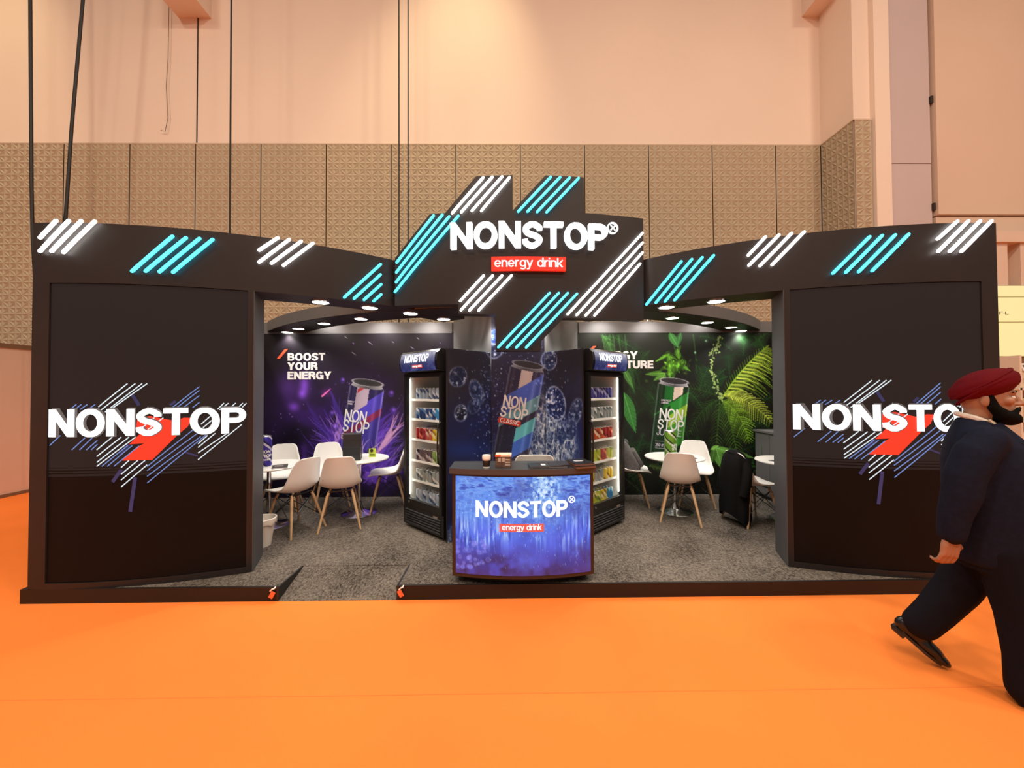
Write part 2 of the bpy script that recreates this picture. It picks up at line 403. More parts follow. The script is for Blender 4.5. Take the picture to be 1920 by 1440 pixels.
# ------------------------------------------------------------------ pictures printed on boards (computed colours, no files)
class Canvas:
    def __init__(s, x0, y0, x1, y1, res=1.0, base=(0, 0, 0)):
        s.x0, s.y0, s.x1, s.y1 = x0, y0, x1, y1
        s.w = int((x1-x0)*res)+1; s.h = int((y1-y0)*res)+1; s.res = res
        s.X, s.Y = np.meshgrid(np.linspace(x0, x1, s.w), np.linspace(y0, y1, s.h))
        s.a = np.ones((s.h, s.w, 3))*np.array(base)/255.0
    def noise(s, scale, seed=0, octv=3, sx=1.0, sy=1.0, rot=0.0):
        out = np.zeros_like(s.X); amp = 1.0; tot = 0
        c, q = math.cos(rot), math.sin(rot)
        X0 = (s.X*c+s.Y*q)*sx; Y0 = (-s.X*q+s.Y*c)*sy
        for o in range(octv):
            g = np.random.default_rng(seed*97+o*13+1).random((64, 64))
            x = X0/scale*2**o; y = Y0/scale*2**o
            xi = np.floor(x).astype(int); yi = np.floor(y).astype(int)
            fx = x-xi; fy = y-yi; fx = fx*fx*(3-2*fx); fy = fy*fy*(3-2*fy)
            A = g[yi % 64, xi % 64]; B = g[yi % 64, (xi+1) % 64]; Cc = g[(yi+1) % 64, xi % 64]; D = g[(yi+1) % 64, (xi+1) % 64]
            out += amp*((A*(1-fx)+B*fx)*(1-fy)+(Cc*(1-fx)+D*fx)*fy); tot += amp; amp *= .55
        return out/tot
    def mix(s, mask, color):
        m = np.clip(mask, 0, 1)[..., None]; s.a = s.a*(1-m)+m*np.array(color)/255.0
    def addc(s, mask, color):
        s.a = s.a+np.clip(mask, 0, 9)[..., None]*np.array(color)/255.0
    def gauss(s, cx, cy, rx, ry=None, rot=0.0):
        ry = ry or rx; c, q = math.cos(rot), math.sin(rot)
        dx, dy = s.X-cx, s.Y-cy
        return np.exp(-(((dx*c+dy*q)/rx)**2+((-dx*q+dy*c)/ry)**2))
    def stroke(s, pts, w0, w1, color, alpha=1.0, soft=.6, add=False):
        pts = np.asarray(pts, float); m = max(w0, w1)+soft+1
        xa, ya = pts.min(0)-m; xb, yb = pts.max(0)+m
        i0 = max(0, int((xa-s.x0)*s.res)); i1 = min(s.w, int((xb-s.x0)*s.res)+2)
        j0 = max(0, int((ya-s.y0)*s.res)); j1 = min(s.h, int((yb-s.y0)*s.res)+2)
        if i1 <= i0 or j1 <= j0: return
        X, Y = s.X[j0:j1, i0:i1], s.Y[j0:j1, i0:i1]
        best = np.full(X.shape, -9.0); n = len(pts)-1
        for k in range(n):
            d = pts[k+1]-pts[k]; L = d@d+1e-9
            t = np.clip(((X-pts[k, 0])*d[0]+(Y-pts[k, 1])*d[1])/L, 0, 1)
            dist = np.hypot(X-pts[k, 0]-t*d[0], Y-pts[k, 1]-t*d[1])
            w = w0+(w1-w0)*(k+t)/n
            best = np.maximum(best, w-dist)
        mk = (np.clip(best/soft+.5, 0, 1)*alpha)[..., None]; c = np.array(color)/255.0
        sub = s.a[j0:j1, i0:i1]
        s.a[j0:j1, i0:i1] = sub+mk*c if add else sub*(1-mk)+mk*c
    def inside(s, pts):
        pts = np.asarray(pts, float); r = np.zeros(s.X.shape, bool); n = len(pts)
        for i in range(n):
            (xa, ya), (xb, yb) = pts[i], pts[(i+1) % n]
            if ya == yb: continue
            r ^= ((s.Y < ya) != (s.Y < yb)) & (s.X < (xb-xa)*(s.Y-ya)/(yb-ya)+xa)
        return r.astype(float)
    def ring(s, cx, cy, rx, ry, w, rot=0.0):
        c, q = math.cos(rot), math.sin(rot); dx, dy = s.X-cx, s.Y-cy
        d = np.sqrt(((dx*c+dy*q)/rx)**2+((-dx*q+dy*c)/ry)**2)
        return np.exp(-((d-1)*min(rx, ry)/w)**2), np.clip((1-d)*min(rx, ry), 0, 1)
    def build(s, name, m, parent, fn, i0=0, i1=None):
        """grid mesh through fn(px, py) -> world arrays, colours in the layer 'print'"""
        i1 = i1 or s.w
        X, Y, A = s.X[:, i0:i1], s.Y[:, i0:i1], s.a[:, i0:i1]
        P = fn(X, Y); h, w = X.shape
        M = np.array(base_of(parent)) if parent is not None else np.eye(4)
        P = P.reshape(-1, 3)@M[:3, :3].T+M[:3, 3]
        idx = np.arange(h*w).reshape(h, w)
        q = np.stack([idx[:-1, :-1], idx[1:, :-1], idx[1:, 1:], idx[:-1, 1:]], -1).reshape(-1, 4)
        me = bpy.data.meshes.new(name); me.vertices.add(h*w); me.vertices.foreach_set('co', P.ravel())
        me.loops.add(q.size); me.loops.foreach_set('vertex_index', q.ravel().astype(np.int32))
        me.polygons.add(len(q)); me.polygons.foreach_set('loop_start', np.arange(0, q.size, 4, dtype=np.int32))
        me.update(calc_edges=True)
        ca = me.color_attributes.new('print', 'FLOAT_COLOR', 'POINT')
        c = np.ones((h*w, 4)); c[:, :3] = s2l(np.clip(A, 0, 1)).reshape(-1, 3); ca.data.foreach_set('color', c.ravel())
        me.materials.append(m); me.validate()
        o = bpy.data.objects.new(name, me); COL.objects.link(o); o.parent = parent
        return o

# ------------------------------------------------------------------ shared materials
M_FLOOR = mat('orange_carpet', rgb(250, 136, 62), .95, noise=(.6, .07), bump=(260, .25), spec=.1)
M_WALL = mat('plaster_paint', (.80, .66, .56), .85, noise=(.35, .04), bump=(40, .05), spec=.15)
M_PANEL = mat('embossed_panel', (.46, .38, .275), .75, noise=(.5, .05), spec=.2)
M_GAP = mat('panel_gap', (.03, .022, .016), .9)
M_MAUVE = mat('mauve_panel', (.56, .47, .47), .8, noise=(.4, .04), spec=.15)
M_PEACH = mat('peach_wall', (.70, .53, .42), .85, noise=(.4, .04), spec=.15)
M_DARK = mat('dark_laminate', (.019, .015, .0155), .5, noise=(2.0, .10), spec=.35)
M_DARK2 = mat('dark_trim', (.013, .0095, .009), .5, spec=.35)
M_GREY = mat('grey_laminate', (.165, .160, .165), .55, noise=(1.5, .06), spec=.35)
M_JAMB = mat('jamb_laminate', (.075, .077, .085), .5, spec=.35)
M_WHITE = mat('white_plastic', (.86, .84, .81), .35, spec=.5)
M_CHROME = mat('chrome', (.75, .75, .77), .12, 1.0)
M_BLACK = mat('black_metal', (.012, .012, .013), .4)
M_WOOD = mat('beech_wood', (.52, .33, .18), .5, noise=(14, .18))
M_CABLE = mat('black_cable', (.008, .007, .007), .6)
L_WHITE = glow('led_white', (1, .96, .90), 6)
L_CYAN = glow('led_cyan', (.030, .42, .56), 6)
L_LENS = glow('lamp_lens', (1, .95, .86), 14)

def grey_carpet():
    m = bpy.data.materials.new('grey_needle_carpet'); m.use_nodes = True; nt = m.node_tree; b = nt.nodes['Principled BSDF']
    tc = nt.nodes.new('ShaderNodeTexCoord')
    mp = nt.nodes.new('ShaderNodeMapping'); mp.inputs['Scale'].default_value = (1, .8, 1)
    n1 = nt.nodes.new('ShaderNodeTexNoise'); n1.inputs['Scale'].default_value = 62; n1.inputs['Detail'].default_value = 6; n1.inputs['Roughness'].default_value = .75
    n2 = nt.nodes.new('ShaderNodeTexNoise'); n2.inputs['Scale'].default_value = 2.2; n2.inputs['Detail'].default_value = 3
    ad = nt.nodes.new('ShaderNodeMath'); ad.operation = 'MULTIPLY_ADD'; ad.inputs[1].default_value = .35
    r = nt.nodes.new('ShaderNodeValToRGB')
    e = r.color_ramp.elements; e[0].position = .52; e[0].color = (.022, .018, .015, 1); e[1].position = .84; e[1].color = (.25, .213, .182, 1)
    L = nt.links.new
    L(tc.outputs['Object'], mp.inputs[0]); L(mp.outputs[0], n1.inputs['Vector']); L(mp.outputs[0], n2.inputs['Vector'])
    L(n2.outputs['Fac'], ad.inputs[0]); L(n1.outputs['Fac'], ad.inputs[2]); L(ad.outputs[0], r.inputs['Fac']); L(r.outputs['Color'], b.inputs['Base Color'])
    bp = nt.nodes.new('ShaderNodeBump'); bp.inputs['Strength'].default_value = .5; bp.inputs['Distance'].default_value = .01
    L(n1.outputs['Fac'], bp.inputs['Height']); L(bp.outputs['Normal'], b.inputs['Normal'])
    b.inputs['Roughness'].default_value = .95; b.inputs['Specular IOR Level'].default_value = .1
    return m
M_CARPET = grey_carpet()

# ------------------------------------------------------------------ the hall
o = MB().b2((-16, -9, -.1), (16, 7.2, 0)).build('floor', M_FLOOR)
tag(o, 'bright orange carpet covering the exhibition hall floor', 'floor', kind='structure')
for y in (2.06, .4): MB().b2((-16, y-.0015, -.002), (16, y+.0015, .0012)).build('carpet_seam', mat('seam_orange', rgb(232, 122, 56), .95), o)

YW, ZB = 6.888, 6.235          # face of the embossed panels, top of the panel band
wb = MB().b2((-16, YW+.03, 0), (5.83, YW+.25, 12.5)).build('wall_back', M_WALL)
tag(wb, 'tall cream plaster hall wall above a band of embossed panels', 'wall', kind='structure')
jm = MB(); jm.b2((-5.873, YW+.018, ZB), (-5.858, YW+.032, 12)); jm.build('plaster_joint', M_GAP, wb)
MB().b2((-16, YW+.005, ZB), (5.83, YW+.035, ZB+.02)).build('panel_capping', mat('capping', (.62, .48, .36), .7), wb)
MB().b2((-16, YW+.022, 1.5), (5.83, YW+.031, ZB)).build('panel_backing', M_GAP, wb)

def star_panel(w, h, t):
    """one wall panel: eight-pointed stars of sunk triangles between proud ridges"""
    mb = MB(); nx = max(1, round(w/t)); nz = max(1, round(h/t)); tx, tz = w/nx, h/nz
    for i in range(nx):
        for j in range(nz):
            x, z = i*tx, j*tz
            ring = [(0, 0), (.5, 0), (1, 0), (1, .5), (1, 1), (.5, 1), (0, 1), (0, .5)]
            vs = [(x+a*tx, 0, z+b*tz) for a, b in ring]+[(x+.5*tx, -.002, z+.5*tz)]
            fs = []
            for k in range(8):
                a, b = ring[k], ring[(k+1) % 8]
                cxx, czz = (a[0]+b[0]+.5)/3, (a[1]+b[1]+.5)/3
                vs.append((x+cxx*tx, .017, z+czz*tz)); m = len(vs)-1
                fs += [(k, (k+1) % 8, m), ((k+1) % 8, 8, m), (8, k, m)]
            mb.add(vs, fs)
    return mb
PW = 1.2
px0 = -8.265
first = None
for k in range(-3, 12):
    x = px0+PW*k
    w = PW if x+PW < 5.8 else 5.79-x
    if w < .3: continue
    if abs(w-PW) < 1e-6 and first is not None:
        o = bpy.data.objects.new('embossed_panel', first.data); COL.objects.link(o); o.parent = wb
    else:
        o = star_panel(w-.016, 4.2, .24).build('embossed_panel', M_PANEL, wb)
        if abs(w-PW) < 1e-6: first = o
    o.location = (x+.008, YW, ZB-4.2)
# duct boxes that stick out of the wall high up
o = MB().b2((-6.22, 6.35, 8.62), (-5.62, YW+.05, 9.3)).build('wall_duct', M_WALL); tag(o, 'short boxed duct jutting from the plaster wall at upper left', 'duct', kind='structure')
o = MB().b2((5.50, 6.3, 8.72), (5.83, YW+.05, 9.4)).build('wall_duct', M_WALL); tag(o, 'boxed duct end beside the corner pier at the top', 'duct', kind='structure')

# projecting pier and the walls right of it
wp = MB().b2((5.82, 6.25, 0), (6.12, YW+.25, 12.5)).build('wall_pier', M_WALL); tag(wp, 'plaster pier stepping out of the hall wall, embossed panels at its foot', 'wall', kind='structure')
o = star_panel(YW-6.24, 4.2, .24).build('embossed_panel', M_PANEL, wp); o.rotation_euler = (0, 0, -PI/2); o.location = (5.80, YW, ZB-4.2)
o = star_panel(.285, 4.2, .24).build('embossed_panel', M_PANEL, wp); o.location = (5.815, 6.225, ZB-4.2)
MB().b2((5.795, 6.222, ZB), (6.105, YW, ZB+.02)).build('panel_capping', MATS['capping'], wp)
o = MB().b2((6.12, 6.17, 0), (6.38, 7.1, 12.5)).build('wall_column', mat('cream_column', (.84, .70, .60), .8, spec=.15)); tag(o, 'smooth cream column beside the embossed pier', 'column', kind='structure')
dr = empty('door_1', (6.78, 6.3, 0), label='tall mauve folding door leaf with small hinges', cat='door', kind='structure')
MB().b2((6.38, 6.26, 0), (7.16, 6.4, 5.50)).build('door_panel', M_MAUVE, dr, world=True)
MB().b2((6.38, 6.26, 5.515), (7.16, 6.4, 12.5)).build('door_panel', M_MAUVE, dr, world=True)
for z in (4.75, 6.6, 8.5): MB().b2((7.15, 6.225, z-.06), (7.185, 6.29, z+.06)).build('hinge', M_GAP, dr, world=True)
MB().b2((7.16, 6.30, 0), (7.20, 6.45, 12.5)).build('door_gap', M_GAP, dr, world=True)
o = MB().b2((7.20, 6.20, 4.60), (16, 6.5, 12.5)).b2((7.20, 6.24, 0), (16, 6.5, 4.575)).build('wall_right', M_PEACH); tag(o, 'plain peach hall wall at far right with one level joint', 'wall', kind='structure')

# neighbouring partition at the left
pt = empty('partition_wall', (-8.10, 3.4, 0), label='plain cream partition with dark top rail, left of the left screen tower', cat='partition')
MB().b2((-8.16, -2, .05), (-8.06, 6.8, 2.36)).build('board', mat('cream_board', (.74, .56, .46), .7, noise=(.8, .03)), pt, world=True)
MB().b2((-8.17, -2, 2.36), (-8.04, 6.8, 2.43)).build('top_rail', mat('brown_rail', (.20, .12, .07), .6), pt, world=True)
MB().b2((-8.17, -2, 0), (-8.04, 6.8, .05)).build('base_rail', MATS['brown_rail'], pt, world=True)

# cables hanging from the hall ceiling
def cable(pts, r, label, m=M_CABLE):
    o = MB().tube(pts, r, 6).build('hanging_cable', m, smooth=True)
    tag(o, label, 'cable', 'cables hanging from the hall ceiling')
Yc = 6.0
cable([(-7.86, Yc, 11.5), (-7.79, Yc, 8.0), (-7.72, Yc, 5.0), (-7.69, Yc, 4.2), (-7.62, Yc, 3.2), (-7.5, Yc, .02)], .022, 'thick black cable hanging straight, leftmost of all the cables')
cable([(-6.75, Yc, 11.5), (-6.95, Yc, 8.0), (-7.10, Yc, 5.9), (-7.18, Yc, 4.3), (-7.19, Yc, 3.0), (-7.19, Yc, .02)], .022, 'thick black cable slanting down to the left above the left tower')
cable([(-4.58, Yc, 11.5), (-4.57, Yc, 5.0), (-4.56, Yc, .02)], .013, 'single thin black cable between the boxed duct and the centre pair')
cable([(-1.868, Yc, 11.5), (-1.862, Yc, 5.0), (-1.862, Yc, .02)], .012, 'left one of the close pair of black cables near the centre')
cable([(-1.716, Yc, 11.5), (-1.716, Yc, 5.0), (-1.716, Yc, .02)], .012, 'right one of the close pair of black cables near the centre')
cable([(-6.36, YW-.02, 9.0), (-6.37, YW-.02, 7.8), (-6.40, YW-.02, 7.3), (-6.36, YW-.02, 6.7), (-6.41, YW-.02, 6.45), (-6.49, YW-.02, 6.47)], .005, 'thin loose wire with a curled end against the plaster', mat('grey_wire', (.22, .15, .1), .6))

# ------------------------------------------------------------------ neighbouring stand at far right
ns = empty('neighbour_stand', (8.6, 5.8, 0), label='pale neighbouring stand with fluted top, yellow lit header and shelves', cat='stand')
MB().b2((7.25, 5.75, 0), (11, 6.15, 3.86)).build('back_wall', mat('stand_cream', (.70, .55, .45), .7), ns, world=True)
MB().b2((7.25, 5.52, 3.86), (11, 6.15, 4.02)).build('top_board', MATS['stand_cream'], ns, world=True)
for i in range(9):
    MB().b2((7.29+.40*i, 5.56, 3.20), (7.49+.40*i, 5.75, 3.86)).build('flute', MATS['stand_cream'], ns, world=True)
L_YEL = glow('yellow_lightbox', (1.0, .80, .36), .98)
for z0, z1 in ((3.03, 3.19), (2.65, 3.015), (2.13, 2.635)):
    MB().b2((7.25, 5.52, z0), (11, 5.75, z1)).build('header_panel', L_YEL, ns, world=True)
MB().b2((7.25, 5.54, 2.12), (11, 5.75, 3.20)).build('header_core', mat('header_core', (.35, .22, .1), .7), ns, world=True)
sf = flat_surf((7.25, 5.515), (1, 0))
lettering('header_lettering', 'F-L', .03, .17, 2.755, 2.80, sf, .003, mat('ink_grey', (.10, .08, .04), .7), ns, bold=0.12)
lettering('header_lettering', '25-63', .50, .80, 2.74, 2.79, sf, .003, MATS['ink_grey'], ns, bold=0.12)
for z in (1.62, 1.15, .68, .2):
    MB().b2((7.25, 5.30, z), (11, 5.75, z+.03)).build('shelf', mat('stand_white', (.80, .70, .58), .6), ns, world=True)
for x in (7.27, 8.45, 9.6):
    MB().b2((x, 5.30, 0), (x+.03, 5.75, 2.12)).build('upright', MATS['stand_white'], ns, world=True)
bxc = [(.74, .66, .52), (.55, .50, .30), (.80, .74, .62), (.30, .34, .16), (.66, .52, .40)]
bxn = ['cream', 'tan', 'white', 'dark green', 'beige']
for j, z in enumerate((1.65, 1.18, .71)):
    x = 7.36
    for i in range(4):
        w = .22+.05*((i*7+j*3) % 3); h = .24+.04*((i+j*2) % 3); q = (i*2+j) % 5
        b = empty('product_box', (x+w/2, 5.45, z), label=f'{bxn[q]} carton on the {("upper", "middle", "lower")[j]} shelf of the neighbouring stand, {("first", "second", "third", "fourth")[i]} from the left', cat='box', group='cartons on the neighbouring stand')
        MB().rbox((0, 0, h/2), (w, .2, h), .006).build('carton', mat('carton_'+str(q), bxc[q], .6), b)
        MB().b2((-w*.35, -.103, h*.25), (w*.35, -.099, h*.6)).build('print_patch', mat('carton_print_'+str(q), tuple(.45*c for c in bxc[q]), .6), b)
        x += w+.07
b = empty('price_stand', (7.43, 5.36, 1.90), label='small tilted white card with dark print on top of a carton', cat='card', group=None)
MB().box((0, 0, .05), (.13, .02, .12), Matrix.Rotation(-.4, 3, 'X')).build('card', M_WHITE, b)
MB().box((0, -.012, .06), (.07, .004, .05), Matrix.Rotation(-.4, 3, 'X')).build('print_patch', MATS['ink_grey'], b)

# ------------------------------------------------------------------ booth platform
pf = empty('booth_platform', (0, 4.2, 0), label='raised grey-carpeted stand platform with dark edge', cat='platform', kind='structure')
ZP = .107
NX0, NX1, YF, YR = -1.945, -.99, 3.005, 3.35
MB().prism([(-3.92, YF), (NX0, YF), (NX0, YR), (NX1, YR), (NX1, YF), (3.92, YF), (3.92, 5.62), (-3.92, 5.62)], .0, ZP).build('carpet', M_CARPET, pf, world=True)
for x0, x1 in ((-3.936, NX0), (NX1, 3.936)):
    MB().b2((x0, YF-.02, 0), (x1, YF, ZP+.004)).build('edge_board', M_DARK2, pf, world=True)
for x in (-3.936, 3.920): MB().b2((x, YF, 0), (x+.016, 5.64, ZP+.004)).build('edge_board', M_DARK2, pf, world=True)
for x in (NX0-.0, NX1-.015): MB().b2((x, YF-.02, 0), (x+.015, YR, ZP+.003)).build('ramp_cheek', M_BLACK, pf, world=True)
MB().add([(NX0+.015, YF-.02, .003), (NX1-.015, YF-.02, .003), (NX1-.015, YR+.02, ZP+.001), (NX0+.015, YR+.02, ZP+.001), (NX0+.015, YF-.02, 0), (NX1-.015, YF-.02, 0), (NX1-.015, YR+.02, 0), (NX0+.015, YR+.02, 0)],
         [(0, 1, 2, 3), (7, 6, 5, 4), (0, 4, 5, 1), (1, 5, 6, 2), (2, 6, 7, 3), (3, 7, 4, 0)]).build('ramp', M_CARPET, pf, world=True)
M_TAG = mat('orange_tag', rgb(238, 110, 66), .6)
for x, s in ((NX0-.03, 'left'), (NX1+.02, 'right')):
    t = empty('safety_tag', (x, YF-.025, .055), label=f'small orange tag tied to the {s} corner of the ramp', cat='tag', group='tags at the ramp')
    r = Matrix.Rotation(.5 if s == 'left' else -.5, 3, 'Y')
    MB().rbox((0, -.006, 0), (.035, .006, .055), .002, r).build('tag_plate', M_TAG, t)
    MB().tube([(-.012, -.008, .03), (.005, -.012, .047), (.018, -.008, .05), (.02, .01, .055)], .006, 6).build('tie_knot', M_WHITE, t, smooth=True)

# ------------------------------------------------------------------ towers, fascia beams
AC, AR = 3.693, 3.782                     # front arcs: centre (-/+AC, 6.766), radius
AY = 6.766; ZF, ZT = 2.52, 3.0; AT = .35
T_W = [(0.528, 1.719, 0.324, 1.534), (0.583, 1.719, 0.344, 1.51), (0.631, 1.719, 0.372, 1.492), (0.666, 1.719, 0.408, 1.509), (1.202, 1.554, 1.156, 1.502), (1.234, 1.553, 1.171, 1.497), (1.285, 1.553, 1.25, 1.518), (1.336, 1.552, 1.305, 1.517), (1.362, 1.551, 1.332, 1.517), (0.426, 1.293, 0.316, 1.194), (0.489, 1.291, 0.317, 1.141), (0.543, 1.29, 0.318, 1.095), (0.589, 1.289, 0.318, 1.064), (0.675, 1.528, 0.595, 1.458), (0.718, 1.442, 0.597, 1.329), (0.78, 1.441, 0.643, 1.319), (0.545, 1.104, 0.491, 1.049), (0.607, 1.102, 0.492, 0.996), (0.657, 1.1, 0.492, 0.95), (0.672, 1.064, 0.493, 0.895), (1.088, 1.286, 1.023, 1.22), (1.142, 1.302, 1.023, 1.19), (1.227, 1.299, 1.023, 1.144), (1.33, 1.37, 1.024, 1.089), (1.148, 1.488, 1.041, 1.38), (1.148, 1.441, 1.056, 1.352)]
T_B = [(1.029, 1.694, 0.84, 1.521), (1.029, 1.663, 0.871, 1.52), (1.029, 1.619, 0.917, 1.52), (1.03, 1.564, 0.982, 1.519), (0.161, 1.555, 0.116, 1.516), (0.199, 1.555, 0.158, 1.52), (0.243, 1.554, 0.191, 1.515), (0.3, 1.554, 0.248, 1.515), (0.044, 1.311, -0.038, 1.233), (0.231, 1.292, 0.133, 1.197), (0.283, 1.291, 0.191, 1.196), (0.319, 1.268, 0.24, 1.195), (0.32, 1.238, 0.276, 1.195), (0.536, 1.224, 0.354, 1.063), (0.567, 1.223, 0.393, 1.062), (0.613, 1.217, 0.44, 1.061), (0.987, 1.336, 0.672, 1.051), (1.018, 1.307, 0.673, 1.018), (1.041, 1.279, 0.673, 0.972), (1.087, 1.3, 0.674, 0.919)]
RED = [(0.921, 1.438), (0.975, 1.436), (0.949, 1.364), (0.876, 1.294), (0.706, 1.103), (0.495, 1.104), (0.613, 1.217), (0.651, 1.238), (0.544, 1.232), (0.62, 1.315), (0.589, 1.338), (0.599, 1.444), (0.687, 1.456), (0.864, 1.412)]
SH = [((0.559, 1.632, 0.61, 1.542), .012), ((0.825, 1.539, 0.862, 1.575), .010), ((0.927, 1.156, 1.02, 1.119), .007), ((0.491, 1.031, 0.43, 0.936), .013), ((0.589, 0.965, 0.557, 0.694), .013), ((0.544, 1.232, 0.482, 1.155), .012)]
P_WHITE = glow('screen_white', (1, 1, 1), 1.7)
P_LINE = glow('screen_line_white', (.85, .95, 1), .95)
P_BLUE = glow('screen_line_blue', (.20, .34, .80), .75)
P_RED = glow('screen_red', rgb(255, 52, 28), 1.0)
P_SHARD = glow('screen_shard', (.03, .09, .42), .22)
P_GHOST = glow('screen_ghost', (.35, .33, .32), .35)
P_ON = mat('screen_lit', (.006, .005, .005), .6, emit=(.018, .0125, .0115), strength=1.0, spec=.12)
P_OFF = mat('screen_dark', (.004, .003, .003), .6, emit=(.003, .001, .0007), strength=1.0, spec=.12)

def line_plate(mb, t, surf, hw, w, n=3):
    """thin straight strip on a curved screen"""
    u0, z0, u1, z1 = t; d = Vector((u1-u0, z1-z0)); d.normalize(); q = Vector((-d.y, d.x))*hw
    vs = []
    for i in range(n+1):
        a, b = u0+(u1-u0)*i/n, z0+(z1-z0)*i/n
        vs += [surf(a+q.x, b+q.y, w), surf(a-q.x, b-q.y, w), surf(a-q.x, b-q.y, w-.002), surf(a+q.x, b+q.y, w-.002)]
    fs = [(4*i+k, 4*i+(k+1) % 4, 4*i+4+(k+1) % 4, 4*i+4+k) for i in range(n) for k in range(4)]+[(0, 1, 2, 3), (4*n+3, 4*n+2, 4*n+1, 4*n)]
    return mb.add(vs, fs)

def tower(side):
    s = -1 if side == 'left' else 1
    cx = s*AC
    ua, ub = (-.190, 1.412) if s < 0 else (-1.412, .190)       # tower extent along the arc
    sa, sb = (-.052, 1.368) if s < 0 else (-1.368, .052)       # screen extent
    surf = cyl_surf(cx, AY, AR)
    c = surf((ua+ub)/2, 0)
    t = empty('screen_tower', (c.x, c.y+.1, ZP), label=f'dark curved tower with LED screen at the {side} end of the stand', cat='display tower', group='screen towers')
    MB().arc(cx, AY, AR-.03, AR-AT, ua, ub, ZP, ZF, Rm=AR).build('core', M_DARK, t, world=True)
    fr = [(ua, sa, ZP, ZF), (sb, ub, ZP, ZF)]
    for a, b, z0, z1 in fr: MB().arc(cx, AY, AR, AR-.03, a, b, z0, z1, 6).build('frame_post', M_DARK, t, world=True)
    MB().arc(cx, AY, AR, AR-.03, sa, sb, ZP, .155, 20).build('frame_sill', M_DARK, t, world=True)
    e = (ub if s < 0 else ua)/AR                                # inner end cap = grey jamb of the opening
    j0, j1 = surf(e*AR, 0, .001), surf(e*AR, 0, -AT-.001); k = -s*.006
    MB().prism([(j0.x, j0.y), (j0.x+k, j0.y), (j1.x+k, j1.y), (j1.x, j1.y)] if k < 0 else [(j0.x, j0.y), (j1.x, j1.y), (j1.x+k, j1.y), (j0.x+k, j0.y)], ZP, ZF).build('jamb', M_JAMB, t, world=True)
    sc = MB().arc(cx, AY, AR-.010, AR-.03, sa+.004, sb-.004, .985, ZF-.004, 24, Rm=AR).build('led_screen', P_ON, t, world=True)
    MB().arc(cx, AY, AR-.010, AR-.03, sa+.004, sb-.004, .159, .983, 24, Rm=AR).build('screen_lower_field', P_OFF, sc, world=True)
    for z, h in ((1.052, .004), (1.028, .007), (1.005, .007)):
        MB().arc(cx, AY, AR-.009, AR-.011, sa+.004, sb-.004, z, z+h, 24, Rm=AR).build('scan_band', P_OFF, sc, world=True)
    du = 0 if s < 0 else sa-(-.052)
    sh = lambda tt: (tt[0]+du, tt[1], tt[2]+du, tt[3])
    for tt, hw in SH: line_plate(MB(), sh(tt), surf, hw, -.0075).build('blue_shard', P_SHARD, sc, world=True)
    flat_poly('red_slash', [(u+du, z) for u, z in RED], surf, -.0095, .0025, P_RED, sc, .08)
    for tt in T_B: line_plate(MB(), sh(tt), surf, .0034, -.0055).build('blue_stripe', P_BLUE, sc, world=True)
    for tt in T_W: line_plate(MB(), sh(tt), surf, .0036, -.005).build('white_stripe', P_LINE, sc, world=True)
    lettering('ghost_lettering', 'NONSTOP', -.02+du, 1.355+du, 1.292, 1.530, surf, .0012, P_GHOST, sc, bold=0.24, w=-.0045, step=.08)
    lettering('screen_letter', 'NONSTOP', -.043+du, 1.362+du, 1.297, 1.519, surf, .002, P_WHITE, sc, bold=0.215, w=-.003, letters=True, step=.08)
for side in ('left', 'right'): tower(side)

FL = {'W': [(0.019, 3.005, -0.106, 2.87), (0.115, 3.005, -0.104, 2.763), (0.207, 3.005, -0.013, 2.762), (0.305, 3.005, 0.078, 2.754), (1.59, 3.005, 1.453, 2.875), (1.677, 3.005, 1.453, 2.771), (1.769, 3.005, 1.544, 2.773), (1.862, 3.005, 1.633, 2.766)],
      'C': [(0.846, 2.92, 0.572, 2.618), (0.939, 2.917, 0.665, 2.623), (1.032, 2.921, 0.76, 2.624), (1.123, 2.923, 0.852, 2.626), (2.462, 2.921, 2.126, 2.541), (2.46, 2.816, 2.212, 2.541), (2.467, 2.72, 2.303, 2.541), (2.467, 2.618, 2.394, 2.541)]}
FR = {'C': [(-2.228, 2.898, -2.561, 2.526), (-2.135, 2.902, -2.468, 2.53), (-2.046, 2.903, -2.381, 2.53), (-1.952, 2.904, -2.292, 2.53), (-0.802, 2.911, -1.064, 2.628), (-0.713, 2.914, -0.973, 2.628), (-0.621, 2.912, -0.882, 2.626), (-0.525, 2.91, -0.787, 2.627)],
      'W': [(-1.546, 3.005, -1.677, 2.861), (-1.447, 3.005, -1.673, 2.769), (-1.355, 3.005, -1.59, 2.753), (-1.264, 3.005, -1.499, 2.75), (-0.16, 3.003, -0.31, 2.864), (-0.073, 3.003, -0.308, 2.762), (0.022, 3.003, -0.22, 2.76), (0.117, 3.004, -0.131, 2.758)]}
for side, s, D in (('left', -1, FL), ('right', 1, FR)):
    surf = cyl_surf(s*AC, AY, AR); UE = 3.55                 # the beam runs on behind the centre sign
    c = surf(-s*1.6, 0)
    t = empty('fascia_beam', (c.x, c.y+.1, ZF), label=f'dark curved overhead beam with white and cyan LED tubes, on the {side} of the centre sign', cat='fascia', group='curved fascia beams')
    ua, ub = (-.190, UE) if s < 0 else (-UE, .190)
    MB().arc(s*AC, AY, AR, AR-AT, ua, ub, ZF, ZT, 40).build('beam', M_DARK, t, world=True)
    for k, m in (('W', L_WHITE), ('C', L_CYAN)):
        for q in D[k]: led('led_tube', q, surf, m, t, w=.022)

